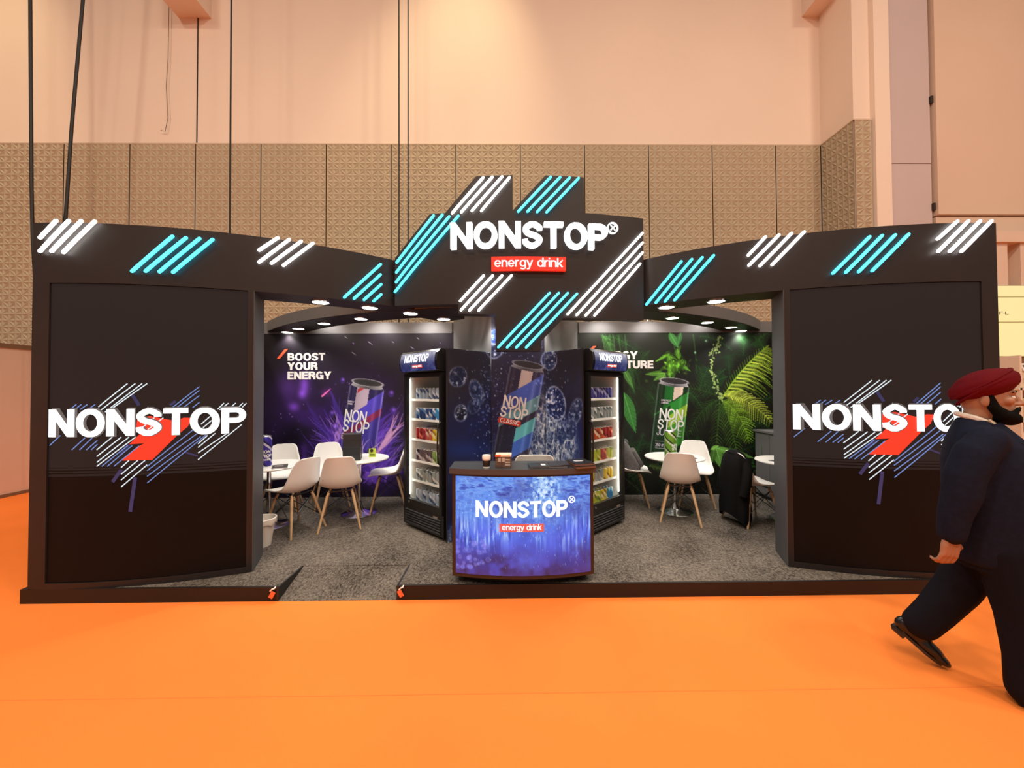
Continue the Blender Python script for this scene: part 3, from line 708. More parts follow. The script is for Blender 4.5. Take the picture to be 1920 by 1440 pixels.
# inner ring beam
BY, BR = 8.77, 4.90
t = empty('ring_beam', (0, 4.4, 2.52), label='grey curved ceiling beam sweeping behind both openings', cat='beam')
MB().arc(0, BY, BR, BR-.42, -4.07, 4.07, 2.525, 2.665, 48).build('beam', M_GREY, t, world=True)
MB().arc(0, BY, BR-.003, BR-.417, -4.06, 4.06, 2.518, 2.5255, 48, Rm=BR).build('soffit', M_DARK, t, world=True)

# ------------------------------------------------------------------ centre sign
SR = 5.15
POLY = [(-1.27, 2.993), (-0.893, 3.407), (-0.735, 3.405), (-0.42, 3.755), (-0.062, 3.758), (-0.062, 3.408), (0.262, 3.759), (0.648, 3.759), (0.65, 3.402), (1.291, 3.403), (1.285, 2.42), (1.285, 2.36), (0.432, 2.354), (0.204, 2.122), (0.204, 2.034), (-0.236, 2.034), (-0.236, 2.388), (-0.604, 2.402), (-0.604, 2.497), (-1.27, 2.51)]
S_W = [(-0.348, 3.725, -0.655, 3.39), (-0.26, 3.726, -0.564, 3.395), (-0.165, 3.728, -0.459, 3.404), (-0.093, 3.719, -0.367, 3.4), (1.263, 3.24, 0.467, 2.389), (1.261, 3.14, 0.558, 2.384), (1.26, 3.04, 0.649, 2.382), (1.232, 2.924, 0.738, 2.384), (-0.348, 2.764, -0.576, 2.524), (-0.26, 2.762, -0.569, 2.435), (-0.169, 2.761, -0.486, 2.429), (-0.077, 2.762, -0.397, 2.427)]
S_C = [(-0.843, 3.378, -1.235, 2.941), (-0.753, 3.379, -1.239, 2.842), (-0.685, 3.358, -1.242, 2.743), (-0.594, 3.358, -1.254, 2.645), (0.308, 3.729, -0.009, 3.387), (0.4, 3.73, 0.082, 3.388), (0.495, 3.731, 0.175, 3.385), (0.585, 3.732, 0.267, 3.384), (0.289, 2.591, -0.206, 2.069), (0.378, 2.592, -0.121, 2.066), (0.468, 2.594, -0.033, 2.065), (0.559, 2.589, 0.062, 2.065)]
ssurf = cyl_surf(0, BY, SR)
sg = empty('centre_sign', (0, 3.7, 2.034), label='large dark zigzag sign with glowing lettering and LED tubes over the counter', cat='sign')
flat_poly('sign_panel', POLY, ssurf, -.12, .12, M_DARK, sg, .09)
for q in S_W: led('led_tube', q, ssurf, L_WHITE, sg, w=.024)
for q in S_C: led('led_tube', q, ssurf, L_CYAN, sg, w=.024)
L_LET = glow('letter_white', (1, .99, .96), 1.7)
lettering('channel_letter', 'NONSTOP', -.668, .872, 3.028, 3.284, ssurf, .04, L_LET, sg, bold=.195, w=.006, letters=True, step=.1)
ring = MB(); N = 24
for i in range(N):                                             # registered mark: ring with a cross
    a, b = 2*PI*i/N, 2*PI*(i+1)/N
    P = lambda an, r, w: ssurf(.935+r*math.cos(an), 3.262+r*math.sin(an), w)
    ring.add([P(a, .058, .01), P(b, .058, .01), P(b, .046, .01), P(a, .046, .01), P(a, .058, .03), P(b, .058, .03), P(b, .046, .03), P(a, .046, .03)],
             [(0, 1, 2, 3), (7, 6, 5, 4), (0, 4, 5, 1), (3, 2, 6, 7)])
ring.build('mark_ring', L_LET, sg, world=True)
for d in (1, -1):
    line_plate(MB(), (.935-.026, 3.262-.026*d, .935+.026, 3.262+.026*d), ssurf, .007, .03).build('mark_bar', L_LET, sg, world=True)
bx = flat_poly('red_plate', [(-.270, 2.811), (.449, 2.811), (.449, 2.944), (-.270, 2.944)], ssurf, .004, .03, mat('red_lightbox', (.5, .02, .01), .4, emit=rgb(255, 44, 24), strength=.95), sg, .1)
lettering('plate_lettering', 'energy drink', -.24, .418, 2.818, 2.930, ssurf, .004, glow('plate_white', (1, 1, 1), 1.3), bx, bold=0.125, w=.035, step=.1)

# ------------------------------------------------------------------ downlights in the soffits
def downlight(x, y, z, label, grp, power=26, r=.075):
    t = empty('downlight', (x, y, z), label=label, cat='downlight', group=grp)
    MB().lathe([(r+.018, 0), (r+.018, -.006), (r+.004, -.014), (r, -.012), (r, 0)], 20).build('trim_ring', M_CHROME, t, smooth=True)
    MB().lathe([(0, -.0145), (r*.6, -.0135), (r+.002, -.011), (r+.002, -.003), (0, -.003)], 20).build('lens', L_LENS, t, smooth=True)
    spot_lamp('downlight_lamp', (x, y, z-.03), (x, y, 0), math.radians(125), power, (1.0, .95, .88), .7, .05, t)
ORD = ['first', 'second', 'third', 'fourth', 'fifth']
for side, s in (('left', -1), ('right', 1)):
    for i, x in enumerate((1.93, 1.545, 1.20, .89)):
        a = math.asin((AC-x)/(AR-.18)); y = AY-(AR-.18)*math.cos(a)
        downlight(s*x, y, ZF, f'round downlight in the {side} fascia beam, {ORD[i]} from its tower', 'downlights in the fascia beams')
    for i, x in enumerate((3.32, 2.99, 2.45, 1.865)):
        a = math.asin(x/4.70); y = BY-4.70*math.cos(a)
        downlight(s*x, y, 2.518, f'round downlight in the grey ring beam, {ORD[i]} from the {side} wall', 'downlights in the ring beam', 24, .07)
    downlight(s*.36, BY-math.sqrt(4.62**2-.36**2), 2.518, f'added unseen downlight in the ring beam behind the centre sign, {side} of its middle', 'downlights in the ring beam', 30, .07)  # lamp pair added out of view behind the sign to brighten the column print
    # arm spotlights that stand on top of the printed wall
    for i, x in enumerate((1.25, 1.95, 2.75)):
        t = empty('arm_spotlight', (s*x, 5.47, 2.66), label=f'small arm spotlight on top of the {side} printed wall, {ORD[i]} from the centre column', cat='spotlight', group='arm spotlights on the printed walls')
        MB().tube([(0, .0, 0), (0, 0, .06), (0, -.12, .09), (0, -.26, .085)], .007, 6).build('arm', M_CHROME, t, smooth=True)
        MB().rbox((0, -.30, .075), (.17, .10, .022), .006, Matrix.Rotation(.35, 3, 'X')).build('lamp_head', M_CHROME, t)
        MB().box((0, -.294, .0625), (.15, .08, .004), Matrix.Rotation(.35, 3, 'X')).build('lens', L_LENS, t)
        spot_lamp('arm_lamp', (s*x, 5.47-.285, 2.70), (s*x, 5.49, 2.2), math.radians(120), 18, (1.0, .95, .88), .9, .04, t)

# ------------------------------------------------------------------ printed back walls
YB = 5.49
def left_fn(X, Y): return np.stack([-3.64+(X-500)*.00778, np.full_like(X, YB-.004), 1.905-(Y-700)*.00779], -1)
def right_fn(X, Y): return np.stack([1.046+(X-1100)*.007926, np.full_like(X, YB-.004), 1.893-(Y-700)*.00779], -1)
M_PRINT = attr_mat('printed_board', .5)

def paint_can(cv, top, bot, w, dark, c1, c2, rim=(205, 205, 215)):
    """a picture of a slim can: TOP and BOT are the middles of its ends"""
    (xt, yt), (xb, yb) = top, bot
    L = math.hypot(xb-xt, yb-yt); dx, dy = (xb-xt)/L, (yb-yt)/L
    s = ((cv.X-xt)*(-dy)+(cv.Y-yt)*dx)/(-w/2); t = (cv.X-xt)*dx+(cv.Y-yt)*dy      # s across -1..1, t down the can
    bow = np.sqrt(np.clip(1-s*s, 0, 1))*w*.09
    soft = lambda d: np.clip(d+.5, 0, 1)
    body = soft((1-np.abs(s))*w/2)*soft(t-bow+w*.05)*soft(L+bow-t)
    neck = np.clip(1-(t-bow)/(w*.14), 0, 1)
    body = body*np.where(np.abs(s) > 1-.16*neck, 0, 1)
    tone = np.ones_like(s)[..., None]*np.array(dark)
    q = t+s*w*.42                                       # diagonal bands
    for lo, hi, c in c1: tone = np.where(((q > lo*L) & (q < hi*L))[..., None], np.array(c), tone)
    for (sa, sb, lo, hi, c) in c2: tone = np.where(((s > sa) & (s < sb) & (q > lo*L) & (q < hi*L))[..., None], np.array(c), tone)
    tone = tone*(.62+.38*np.cos(np.clip(s-.1, -1, 1)*1.35))[..., None]+np.exp(-((s-.55)/.10)**2)[..., None]*28+np.exp(-((s+.72)/.08)**2)[..., None]*18
    tone = np.where((t-bow < w*.075)[..., None], np.array(rim)*(.40+.5*np.abs(s))[..., None], tone)+np.exp(-((np.abs(s)-.95)/.05)**2)[..., None]*np.array(rim)*.35
    cv.a = cv.a*(1-body[..., None])+body[..., None]*np.clip(tone, 0, 255)/255
    el = ((s/.88)**2+((t+w*.01)/(w*.10))**2)
    cv.mix(np.clip((1-el)*6, 0, 1), tuple(x*.28 for x in rim)); cv.mix(np.exp(-((el-1)/.16)**2)*.8, rim)
    cv.mix(np.clip((.35-el)*6, 0, 1)*.6, (40, 40, 45))
    return body

# --- purple splash picture
def paint_purple():
    cv = Canvas(486, 622, 852, 934, 1.0, (27, 21, 27))
    R = np.random.default_rng(3)
    cv.mix(np.clip((cv.Y-660)/230, 0, 1)*.55, (16, 10, 40))
    n = cv.noise(60, 1, 4)
    m = np.clip((n-.36)*2.6, 0, 1)*(1.2*cv.gauss(690, 840, 130, 90)+.5*cv.gauss(570, 760, 60, 90)+.3*cv.gauss(790, 680, 110, 70))
    cv.mix(np.clip(m, 0, .8), (58, 30, 110))
    for x, y, rx, ry, a in ((571, 722, 9, 22, .75), (566, 738, 7, 8, .5), (551, 762, 10, 8, .6), (540, 722, 18, 20, .22), (570, 845, 8, 16, .35), (572, 862, 14, 7, .5), (520, 800, 30, 50, .12), (540, 740, 50, 40, .12), (640, 700, 60, 40, .10)):
        cv.addc(cv.gauss(x, y, rx, ry)*a, (110, 62, 190))
    for i in range(150):                                       # droplets and sparks
        x = R.normal(690, 80); y = R.normal(800, 75); r = R.uniform(.4, 1.3)
        cv.stroke([(x, y), (x+R.uniform(-2, 2), y+R.uniform(-2, 2))], r, r*.6, (165, 130, 225), R.uniform(.2, .8))
    for (x, y, l) in ((646, 630, 5), (690, 640, 8), (660, 660, 7), (735, 640, 3), (770, 650, 6), (782, 633, 3)):
        cv.stroke([(x, y), (x+l, y+l*.7)], .7, .3, (190, 180, 210), .8)
    cv.stroke([(604, 742), (620, 728)], 1.8, .7, (230, 120, 180), .9); cv.addc(cv.gauss(612, 735, 9, 7)*.4, (120, 30, 110))
    # splash crown: long tongues rising left and right of the can
    def tongue(x0, y0, ang, ln, w, c, a):
        p = [(x0, y0)]; q = ang
        for k in range(7):
            q += R.normal(0, .13); p.append((p[-1][0]+math.cos(q)*ln/7, p[-1][1]-math.sin(q)*ln/7))
        cv.stroke(p, w, .3, c, a)
    cols = [(96, 56, 190), (134, 90, 226), (66, 36, 145), (190, 150, 245), (232, 205, 252)]
    for i in range(300):
        left = i % 2; x0 = R.normal(648 if left else 700, 12); y0 = R.uniform(820, 905)
        ang = (PI/2+abs(R.normal(.55, .35))) if left else (PI/2-abs(R.normal(.62, .35)))
        k = min(4, int(abs(R.normal(0, 1.7)))); tongue(x0, y0, ang, R.uniform(25, 95), R.uniform(1.0, 5.0) if k < 3 else R.uniform(.5, 1.3), cols[k], R.uniform(.3, .85))
    tongue(640, 790, 2.0, 70, 7, (78, 48, 160), .7); tongue(612, 815, 1.95, 75, 8, (70, 44, 150), .5)
    for k in range(9):
        tongue(706+k*2, 850-k*3, .95+R.normal(0, .1), R.uniform(55, 80), 2.2, (225, 170, 215), .75)
        tongue(632+k, 836-k*4, 1.9+R.normal(0, .1), R.uniform(30, 55), 1.8, (190, 140, 235), .7)
    for x, y, r in ((642, 713, 5), (733, 738, 6), (737, 770, 7), (622, 775, 6), (628, 800, 8)):
        g, ins = cv.ring(x, y, r, r*1.25, 1.2); cv.mix(ins*.6, (70, 40, 140)); cv.addc(cv.gauss(x+1, y-2, r*.5)*.5, (150, 120, 220))
    paint_can(cv, (689, 718), (668, 862), 66, (40, 32, 86), ((.26, .48, (84, 70, 205)), (.48, .58, (140, 40, 90)), (.58, .95, (66, 52, 160))), ((-.55, .15, -.2, .30, (196, 178, 200)), (-.5, .05, .0, .05, (200, 60, 70))))
    for i in range(26):
        x = R.normal(672, 26); y = R.uniform(838, 870); tongue(x, y, R.uniform(.7, 2.4), R.uniform(14, 40), R.uniform(.8, 2.2), cols[int(R.integers(1, 5))], .6)
    return cv
pl = empty('printed_wall', (-2.37, 5.55, ZP), label='back wall printed with a purple splash around a tilted can, left of the centre column', cat='printed wall', group='printed back walls')
MB().b2((-3.84, YB, ZP), (-.93, YB+.06, 2.655)).build('board', M_GREY, pl, world=True)
cv = paint_purple()
cv.build('splash_print', M_PRINT, pl, left_fn)
MB().b2((-3.84, YB-.012, 2.492), (-.935, YB-.002, 2.655)).build('top_strip', M_GREY, pl, world=True)
bsurf = flat_surf((0, YB-.005), (1, 0))
M_INK = mat('white_ink', (.88, .88, .88), .5)
lx = lambda p: -3.64+(p-500)*.00778
lz = lambda p: 1.905-(p-700)*.00779
for s, x0, x1, y0, y1 in (('BOOST', 539.5, 609.5, 660.5, 675.5), ('YOUR', 539.5, 595.5, 678, 693), ('ENERGY', 539.5, 621, 695.5, 710.5)):
    lettering('print_letter', s, lx(x0), lx(x1), lz(y1), lz(y0), bsurf, .002, M_INK, pl, bold=.24, w=.001, letters=True)
M_SLASH = mat('orange_ink', rgb(245, 98, 62), .5)
flat_poly('print_slash', [(lx(519), lz(671.5)), (lx(525), lz(671.5)), (lx(540), lz(653.5)), (lx(534), lz(653.5))], bsurf, .001, .002, M_SLASH, pl)
M_INK2 = mat('lilac_ink', (.66, .62, .72), .5)
for s, x0, x1, y0, y1 in (('NON', 646.5, 687.5, 768.5, 791), ('STOP', 643, 692, 788, 811)):
    lettering('can_letter', s, lx(x0), lx(x1), lz(y1), lz(y0), bsurf, .002, M_INK, pl, bold=0.15, w=.001, letters=True, rot=-.13)
lettering('can_letter', 'BOOST', lx(640), lx(680), lz(824), lz(813), bsurf, .002, M_INK2, pl, bold=0.12, w=.001, letters=True, rot=-.13)
lettering('can_letter', 'ENERGY', lx(652.5), lx(664.5), lz(754), lz(751), bsurf, .002, M_INK2, pl, bold=0.15, w=.001, rot=-.13)
lettering('can_letter', 'DRINK', lx(652.3), lx(661), lz(758), lz(755), bsurf, .002, M_INK2, pl, bold=0.15, w=.001, rot=-.13)

# --- jungle picture
def paint_jungle():
    cv = Canvas(1078, 622, 1458, 934, 1.0, (22, 22, 18))
    R = np.random.default_rng(11)
    n = cv.noise(45, 5, 4); cv.mix(np.clip((n-.42)*2.4, 0, 1)*.6, (36, 52, 34))
    cv.mix(np.clip((cv.Y-860)/60, 0, 1)*.6, (8, 12, 8))
    cv.mix(cv.gauss(1215, 690, 120, 60)*.35, (34, 46, 34))
    def bez(p0, p1, p2, n=14):
        t = np.linspace(0, 1, n)[:, None]; p0, p1, p2 = map(np.array, (p0, p1, p2))
        return (1-t)**2*p0+2*t*(1-t)*p1+t*t*p2
    def frond(p0, p1, p2, ln, c, a, w=1.5, n=26, both=True, droop=.5, side=1):
        sp = bez(p0, p1, p2, n); cv.stroke(sp, 1.1, .5, c, a)
        for i in range(1, n-1):
            d = sp[i+1]-sp[i-1]; d = d/(np.hypot(*d)+1e-9); k = math.sin(PI*(i/n)**.7)**.7
            for sgn in ((1, -1) if both else (side,)):
                nn = np.array([-d[1], d[0]])*sgn; v = nn*.85+d*.6; l = ln*k*R.uniform(.8, 1.1)
                e = sp[i]+v*l+np.array([0, droop*l*.5]); m = sp[i]+v*l*.5
                j = R.uniform(.65, 1.1); cc = tuple(min(255, x*j) for x in c)
                cv.stroke([sp[i], m, e], w, .35, cc, a)
                if ln > 22:                                   # feathered edge of a big leaflet
                    for q in np.linspace(.15, .95, int(l/3.2)):
                        b = sp[i]+v*l*q+np.array([0, droop*l*.5*q*q]); vv = np.array([-v[1], v[0]])
                        cv.stroke([b, b+vv*2.2*(1.1-q)+v*1.4], .8, .3, cc, a*.9); cv.stroke([b, b-vv*2.2*(1.1-q)+v*1.4], .8, .3, cc, a*.9)
    def leaf(base, tip, w, c, a, vein=True):
        b, t = np.array(base, float), np.array(tip, float); d = t-b; n = np.array([-d[1], d[0]])/np.hypot(*d)
        k = np.linspace(0, 1, 12); L = [b+d*q+n*w*math.sin(PI*q**.8) for q in k]; Rr = [b+d*q-n*w*math.sin(PI*q**.8) for q in k[::-1]]
        ins = cv.inside(L+Rr); cv.mix(ins*a, c)
        if vein:
            cv.stroke([b, t], .7, .3, tuple(min(255, x*1.5+20) for x in c), a*.8)
            for q in np.linspace(.1, .85, 9):
                for sg in (1, -1): cv.stroke([b+d*q, b+d*(q+.12)+n*sg*w*.85*math.sin(PI*q**.8)], .4, .3, tuple(min(255, x*1.35+8) for x in c), a*.6)
    dk = (30, 66, 30)
    for i in range(80):                                        # dim background fronds
        x, y = R.uniform(1085, 1455), R.uniform(630, 900); an = R.uniform(0, 2*PI); l = R.uniform(35, 80)
        frond((x, y), (x+math.cos(an)*l*.5, y+math.sin(an)*l*.5-10), (x+math.cos(an)*l, y+math.sin(an)*l+8), R.uniform(10, 20), tuple(np.array(dk)*R.uniform(.7, 1.5)), .55, 1.2, 14)
    for i in range(500):
        x, y = R.uniform(1225, 1450), R.uniform(820, 925); cv.stroke([(x, y), (x+R.uniform(-3, 3), y+R.uniform(-2, 2))], R.uniform(.4, 1.2), .3, (40, R.uniform(70, 120), 34), .45)
    for i in range(120):
        x, y = R.normal(1425, 16), R.normal(885, 14); cv.stroke([(x, y), (x+3, y+1)], 1.4, .4, (50, R.uniform(90, 160), 36), .7)
    # hanging stems top left
    for x in (1130, 1143, 1150, 1160, 1172, 1262, 1300):
        cv.stroke(bez((x, 628), (x+4, 660), (x+R.uniform(-6, 14), 700)), 1.4, .4, (58, 110, 48), .6)
    frond((1130, 628), (1142, 640), (1148, 662), 12, (72, 130, 60), .6, 1.4, 16); leaf((1255, 622), (1272, 652), 7, (62, 130, 62), .9); leaf((1277, 622), (1270, 650), 5, (48, 110, 52), .8)
    # palm like bush in the middle
    c = (104, 184, 50)
    for k in range(46):
        bx_, by_ = R.normal(1264, 13), R.normal(678, 8); an = R.uniform(.1, PI-.1) if k % 5 else R.uniform(PI, 2*PI); l = R.uniform(12, 30)
        tip = (bx_+math.cos(an)*l, by_+math.sin(an)*l*.95+5); q = R.uniform(.28, 1.15)*(1.0 if k > 18 else .55)
        leaf((bx_, by_), tip, R.uniform(2.4, 5.6), tuple(min(255, x*q) for x in c), R.uniform(.45, .9), k > 20)
    for k in range(26):
        x, y = R.normal(1262, 20), R.normal(690, 12); cv.addc(cv.gauss(x, y, R.uniform(1.5, 4), R.uniform(1, 2.4), R.uniform(0, 3))*.35, (120, 190, 60))
    for tip in ((1225, 714), (1240, 716), (1210, 702)): leaf((1246, 700), tip, 5, (96, 160, 60), .7)
    # hosta leaf by the fridge
    leaf((1168, 735), (1190, 812), 12, (60, 130, 58), .95); leaf((1165, 660), (1190, 740), 10, (44, 88, 44), .7); leaf((1168, 690), (1186, 728), 6, (90, 150, 70), .6)
    # big fern at right
    y1 = (200, 226, 84); y2 = (142, 196, 56)
    frond((1352, 750), (1388, 690), (1442, 648), 62, y2, .8, 1.6, 24, both=False, droop=.9, side=1)
    frond((1352, 750), (1388, 690), (1442, 648), 44, y1, .95, 1.5, 18, both=False, droop=.5, side=1)
    frond((1352, 750), (1388, 690), (1442, 648), 14, y2, .6, 1.2, 24, both=False, droop=0, side=-1)
    frond((1356, 742), (1400, 742), (1446, 796), 26, y1, .9, 1.5, 22); frond((1352, 752), (1390, 770), (1402, 834), 26, y2, .9, 1.4, 22)
    frond((1352, 752), (1372, 800), (1380, 860), 22, (92, 140, 44), .8, 1.3, 20); frond((1348, 752), (1345, 800), (1338, 856), 20, (70, 112, 40), .7, 1.2, 18)
    frond((1345, 752), (1310, 765), (1290, 815), 20, (58, 96, 38), .6, 1.2, 18); frond((1345, 745), (1300, 720), (1255, 735), 18, (52, 90, 36), .55, 1.1, 18)
    # vine
    v = np.vstack([bez((1350, 630), (1346, 650), (1338, 660)), bez((1338, 660), (1330, 690), (1338, 710)), bez((1338, 710), (1344, 735), (1352, 752))])
    cv.stroke(v, .8, .8, (120, 150, 80), .8)
    for i in range(0, len(v)):
        for k in range(2):
            x, y = v[i]+R.normal(0, 2.6, 2); cv.stroke([(x, y), (x+R.uniform(-2, 2), y+1.5)], 1.5, .8, (170, 200, 120), .9)
    for x, y in ((1324, 639), (1303, 661)): cv.addc(cv.gauss(x, y, 2.2)*.8, (150, 220, 200))
    cv.addc(cv.gauss(1382, 634, 20, 16)*.10, (90, 190, 130))
    # broad leaves bottom right
    for b, t, w, q in (((1345, 842), (1400, 872), 7, .9), ((1345, 842), (1412, 862), 6, .8), ((1340, 842), (1352, 884), 9, 1.0), ((1338, 842), (1330, 872), 7, .7), ((1340, 842), (1372, 852), 6, 1.1), ((1330, 845), (1345, 838), 4, 1.2)):
        leaf(b, t, w, tuple(np.array((104, 168, 70))*q), .92)
    for x, y in ((1222, 858), (1232, 866), (1228, 880), (1215, 876)): frond((x, y), (x+5, y-4), (x+16, y+4), 7, (80, 110, 50), .6, 1, 10)
    paint_can(cv, (1263, 716), (1245, 860), 60, (20, 52, 24), ((.28, .44, (44, 140, 52)), (.44, .60, (160, 206, 56)), (.60, .95, (70, 158, 50))), ((-1.0, -.05, .30, 1.2, (22, 56, 28)), (.05, .62, -.2, .26, (224, 206, 190)), (-.5, .02, -.3, .28, (30, 112, 44))))
    return cv
pr = empty('printed_wall', (2.37, 5.55, ZP), label='back wall printed with jungle ferns around a green can, right of the centre column', cat='printed wall', group='printed back walls')
MB().b2((.93, YB, ZP), (3.84, YB+.06, 2.655)).build('board', M_GREY, pr, world=True)
paint_jungle().build('jungle_print', M_PRINT, pr, right_fn)
MB().b2((.935, YB-.012, 2.492), (3.84, YB-.002, 2.655)).build('top_strip', M_GREY, pr, world=True)
rx = lambda p: 1.046+(p-1100)*.007926
rz_ = lambda p: 1.893-(p-700)*.00779
for s, x0, x1, y0, y1 in (('ENERGY', 1113, 1195, 658, 673.5), ('OF NATURE', 1113, 1224.5, 676, 691)):
    lettering('print_letter', s, rx(x0), rx(x1), rz_(y1), rz_(y0), bsurf, .002, M_INK, pr, bold=.24, w=.001, letters=True)
flat_poly('print_slash', [(rx(1093), rz_(670)), (rx(1099), rz_(670)), (rx(1118), rz_(648)), (rx(1112), rz_(648))], bsurf, .001, .002, M_SLASH, pr)
for s, x0, x1, y0, y1 in (('NON', 1235, 1279, 767.5, 788), ('STOP', 1231, 1280, 788, 808)):
    lettering('can_letter', s, rx(x0), rx(x1), rz_(y1), rz_(y0), bsurf, .002, M_INK, pr, bold=0.15, w=.001, letters=True, rot=-.10)
lettering('can_letter', 'JUNGLE', rx(1229), rx(1275), rz_(819), rz_(807), bsurf, .002, M_INK2, pr, bold=0.1, w=.001, letters=True, rot=-.10)
lettering('can_letter', 'ENERGY', rx(1238.5), rx(1257), rz_(753.5), rz_(750), bsurf, .002, M_INK2, pr, bold=0.15, w=.001, rot=-.08)
lettering('can_letter', 'DRINK', rx(1238.5), rx(1252), rz_(758), rz_(754.5), bsurf, .002, M_INK2, pr, bold=0.15, w=.001, rot=-.08)
lettering('can_letter', '250 ml', rx(1226.5), rx(1243.5), rz_(838.5), rz_(832), bsurf, .002, M_INK2, pr, bold=0.15, w=.001, rot=-.06)
for y in (828.5, 841.5): flat_poly('can_rule', [(rx(1226), rz_(y)), (rx(1244), rz_(y+1)), (rx(1244), rz_(y+.4)), (rx(1226), rz_(y-.6))], bsurf, .001, .002, M_INK2, pr)
for x in (-3.84, 3.80):
    o = MB().b2((x, 3.36, ZP), (x+.04, YB, 2.50)).build('side_wall', M_DARK)
    tag(o, f'dark side wall closing the stand at the {"left" if x < 0 else "right"}', 'wall', kind='structure')

# ------------------------------------------------------------------ centre column with the blue picture
def paint_blue():
    cv = Canvas(826, 590, 1107, 1020, 1.0, (34, 33, 48))
    R = np.random.default_rng(21)
    cv.mix(np.clip((cv.Y-690+np.abs(cv.X-966)*-.35)/70, 0, 1)*.9, (20, 26, 74))
    n = cv.noise(40, 2, 4); cv.mix(np.clip((n-.5)*3, 0, 1)*np.clip((cv.Y-680)/90, 0, 1)*.6, (36, 62, 150))
    cv.mix(cv.gauss(966, 700, 60, 60)*.4, (24, 36, 84)); cv.mix(cv.gauss(860, 845, 60, 16)*.7, (20, 46, 120)); cv.mix(cv.gauss(1062, 815, 30, 24)*.8, (22, 52, 150))
    # water wall rising on both sides of the can
    def water(mask, seed):
        a = cv.noise(9, seed, 4, 1.0, .45); b = cv.noise(5, seed+1, 3, 1, .6)
        r = np.clip(1-np.abs(a-.5)*9, 0, 1); q = np.clip(1-np.abs(b-.5)*8, 0, 1)
        cv.mix(mask*.6, (52, 78, 124)); cv.mix(mask*np.clip(r*.75+q*.55, 0, 1), (205, 218, 226)); cv.mix(mask*np.clip((a-.55)*4, 0, 1)*.5, (12, 20, 52))
    sl = lambda d: 1/(1+np.exp(-d))
    wob = (cv.noise(14, 9, 3)-.5)*22
    water(sl((cv.Y-(1010-(cv.X-826)*1.75)+wob)/6)*sl((925-cv.X+wob*.2)/3), 31)
    water(sl((cv.X-992+(cv.Y-760)*.10+wob*.3)/3)*sl((cv.Y-742-np.abs(cv.X-1003)*.9+wob)/7)*sl((1090-cv.X)/5), 41)
    for i in range(420):
        x = R.choice([R.normal(915, 22), R.normal(1020, 24), R.normal(960, 60)]); y = R.uniform(640, 870); r = abs(R.normal(.5, .6))+.3
        cv.stroke([(x, y), (x+R.uniform(-1, 1), y+1)], r, r*.6, (150, 175, 215), R.uniform(.25, .85))
    def ice(x, y, rx, ry, rot, b=1.0, lo=(22, 34, 76)):
        g, ins = cv.ring(x, y, rx, ry, 1.6, rot); nn = .5*cv.noise(7, int(x) % 50, 3)+.5*np.clip(.5+(cv.noise(4, int(y) % 50, 3)-.5)*1.6, 0, 1)
        cv.mix(ins*.75, lo); cv.mix(ins*np.clip((nn-.52)*5, 0, 1)*b, (110, 140, 200)); cv.mix(ins*np.clip((nn-.60)*9, 0, 1)*b, (215, 226, 240)); cv.mix(cv.gauss(x-rx*.3, y-ry*.35, rx*.28, ry*.2, .6)*.6*b, (225, 235, 250))
        cv.mix(ins*np.clip((.40-nn)*6, 0, 1)*.7, (10, 14, 38)); cv.mix(g*(.35+.65*np.clip(cv.noise(7, 3, 2)*2-.6, 0, 1))*b, (170, 190, 225))
    ice(848, 709, 17, 19, .3, .6); ice(886, 738, 14, 24, -.4, .45, (34, 54, 104)); ice(880, 764, 12, 15, .5, .35, (28, 44, 90)); ice(853, 777, 12, 15, .1, .8, (12, 16, 36))
    ice(923, 655, 16, 20, .2, .85); ice(924, 634, 10, 14, .1, .5, (40, 84, 190)); ice(1028, 678, 18, 19, .2, .9, (36, 56, 110)); ice(1042, 760, 24, 32, -.3, 1.0, (16, 34, 96)); ice(1090, 776, 14, 26, .4, .4, (30, 48, 92)); ice(1080, 810, 12, 20, .2, .35, (26, 42, 86))
    paint_can(cv, (985, 688), (948, 878), 66, (44, 42, 72), ((.20, .40, (70, 100, 200)), (.40, .55, (110, 165, 185)), (.62, .76, (92, 190, 205)), (.76, .92, (60, 104, 205))), ((-.3, .35, -.2, .20, (190, 180, 178)), (-.25, .3, -.02, .02, (190, 70, 70)), (-1, .0, .5, .9, (30, 32, 62))), (150, 155, 170))
    for i in range(160):
        x = R.normal(966, 26); y = R.uniform(700, 880); cv.stroke([(x, y), (x+.6, y+.8)], R.uniform(.3, .9), .3, (150, 170, 205), .4)
    for i in range(60):
        x = R.normal(905, 12) if i % 2 else R.normal(1020, 12); y = R.uniform(700, 800); cv.addc(cv.gauss(x, y, R.uniform(.8, 2.4))*.45, (140, 165, 220))
    return cv
col = empty('centre_column', (0, 4.8, ZP), label='grey storage column between the fridges, faced with a blue ice print', cat='column')
MB().b2((-.305, 4.271, ZP), (.305, 4.299, 2.516)).build('front_board', M_DARK, col, world=True)
MB().prism([(-.305, 4.30), (.305, 4.30), (.93, 5.52), (-.93, 5.52)], ZP, 2.66).build('column_body', mat('column_grey', (.20, .195, .195), .5, noise=(1.2, .05)), col, world=True)
cv = paint_blue()
cz = lambda Y: 1.650+.0+(735.0-Y)*4.27/700
ic = lambda p: int(round((p-826)*cv.res))
def mid_fn(X, Y): return np.stack([-.305+(X-917)/(1016-917)*.61, np.full_like(X, 4.269), np.maximum(ZP+.002, cz(Y))], -1)
cv.build('centre_print', M_PRINT, col, mid_fn, ic(917), ic(1016)+1)
WA, WB = (-.735, 3.80), (-.318, 4.262)
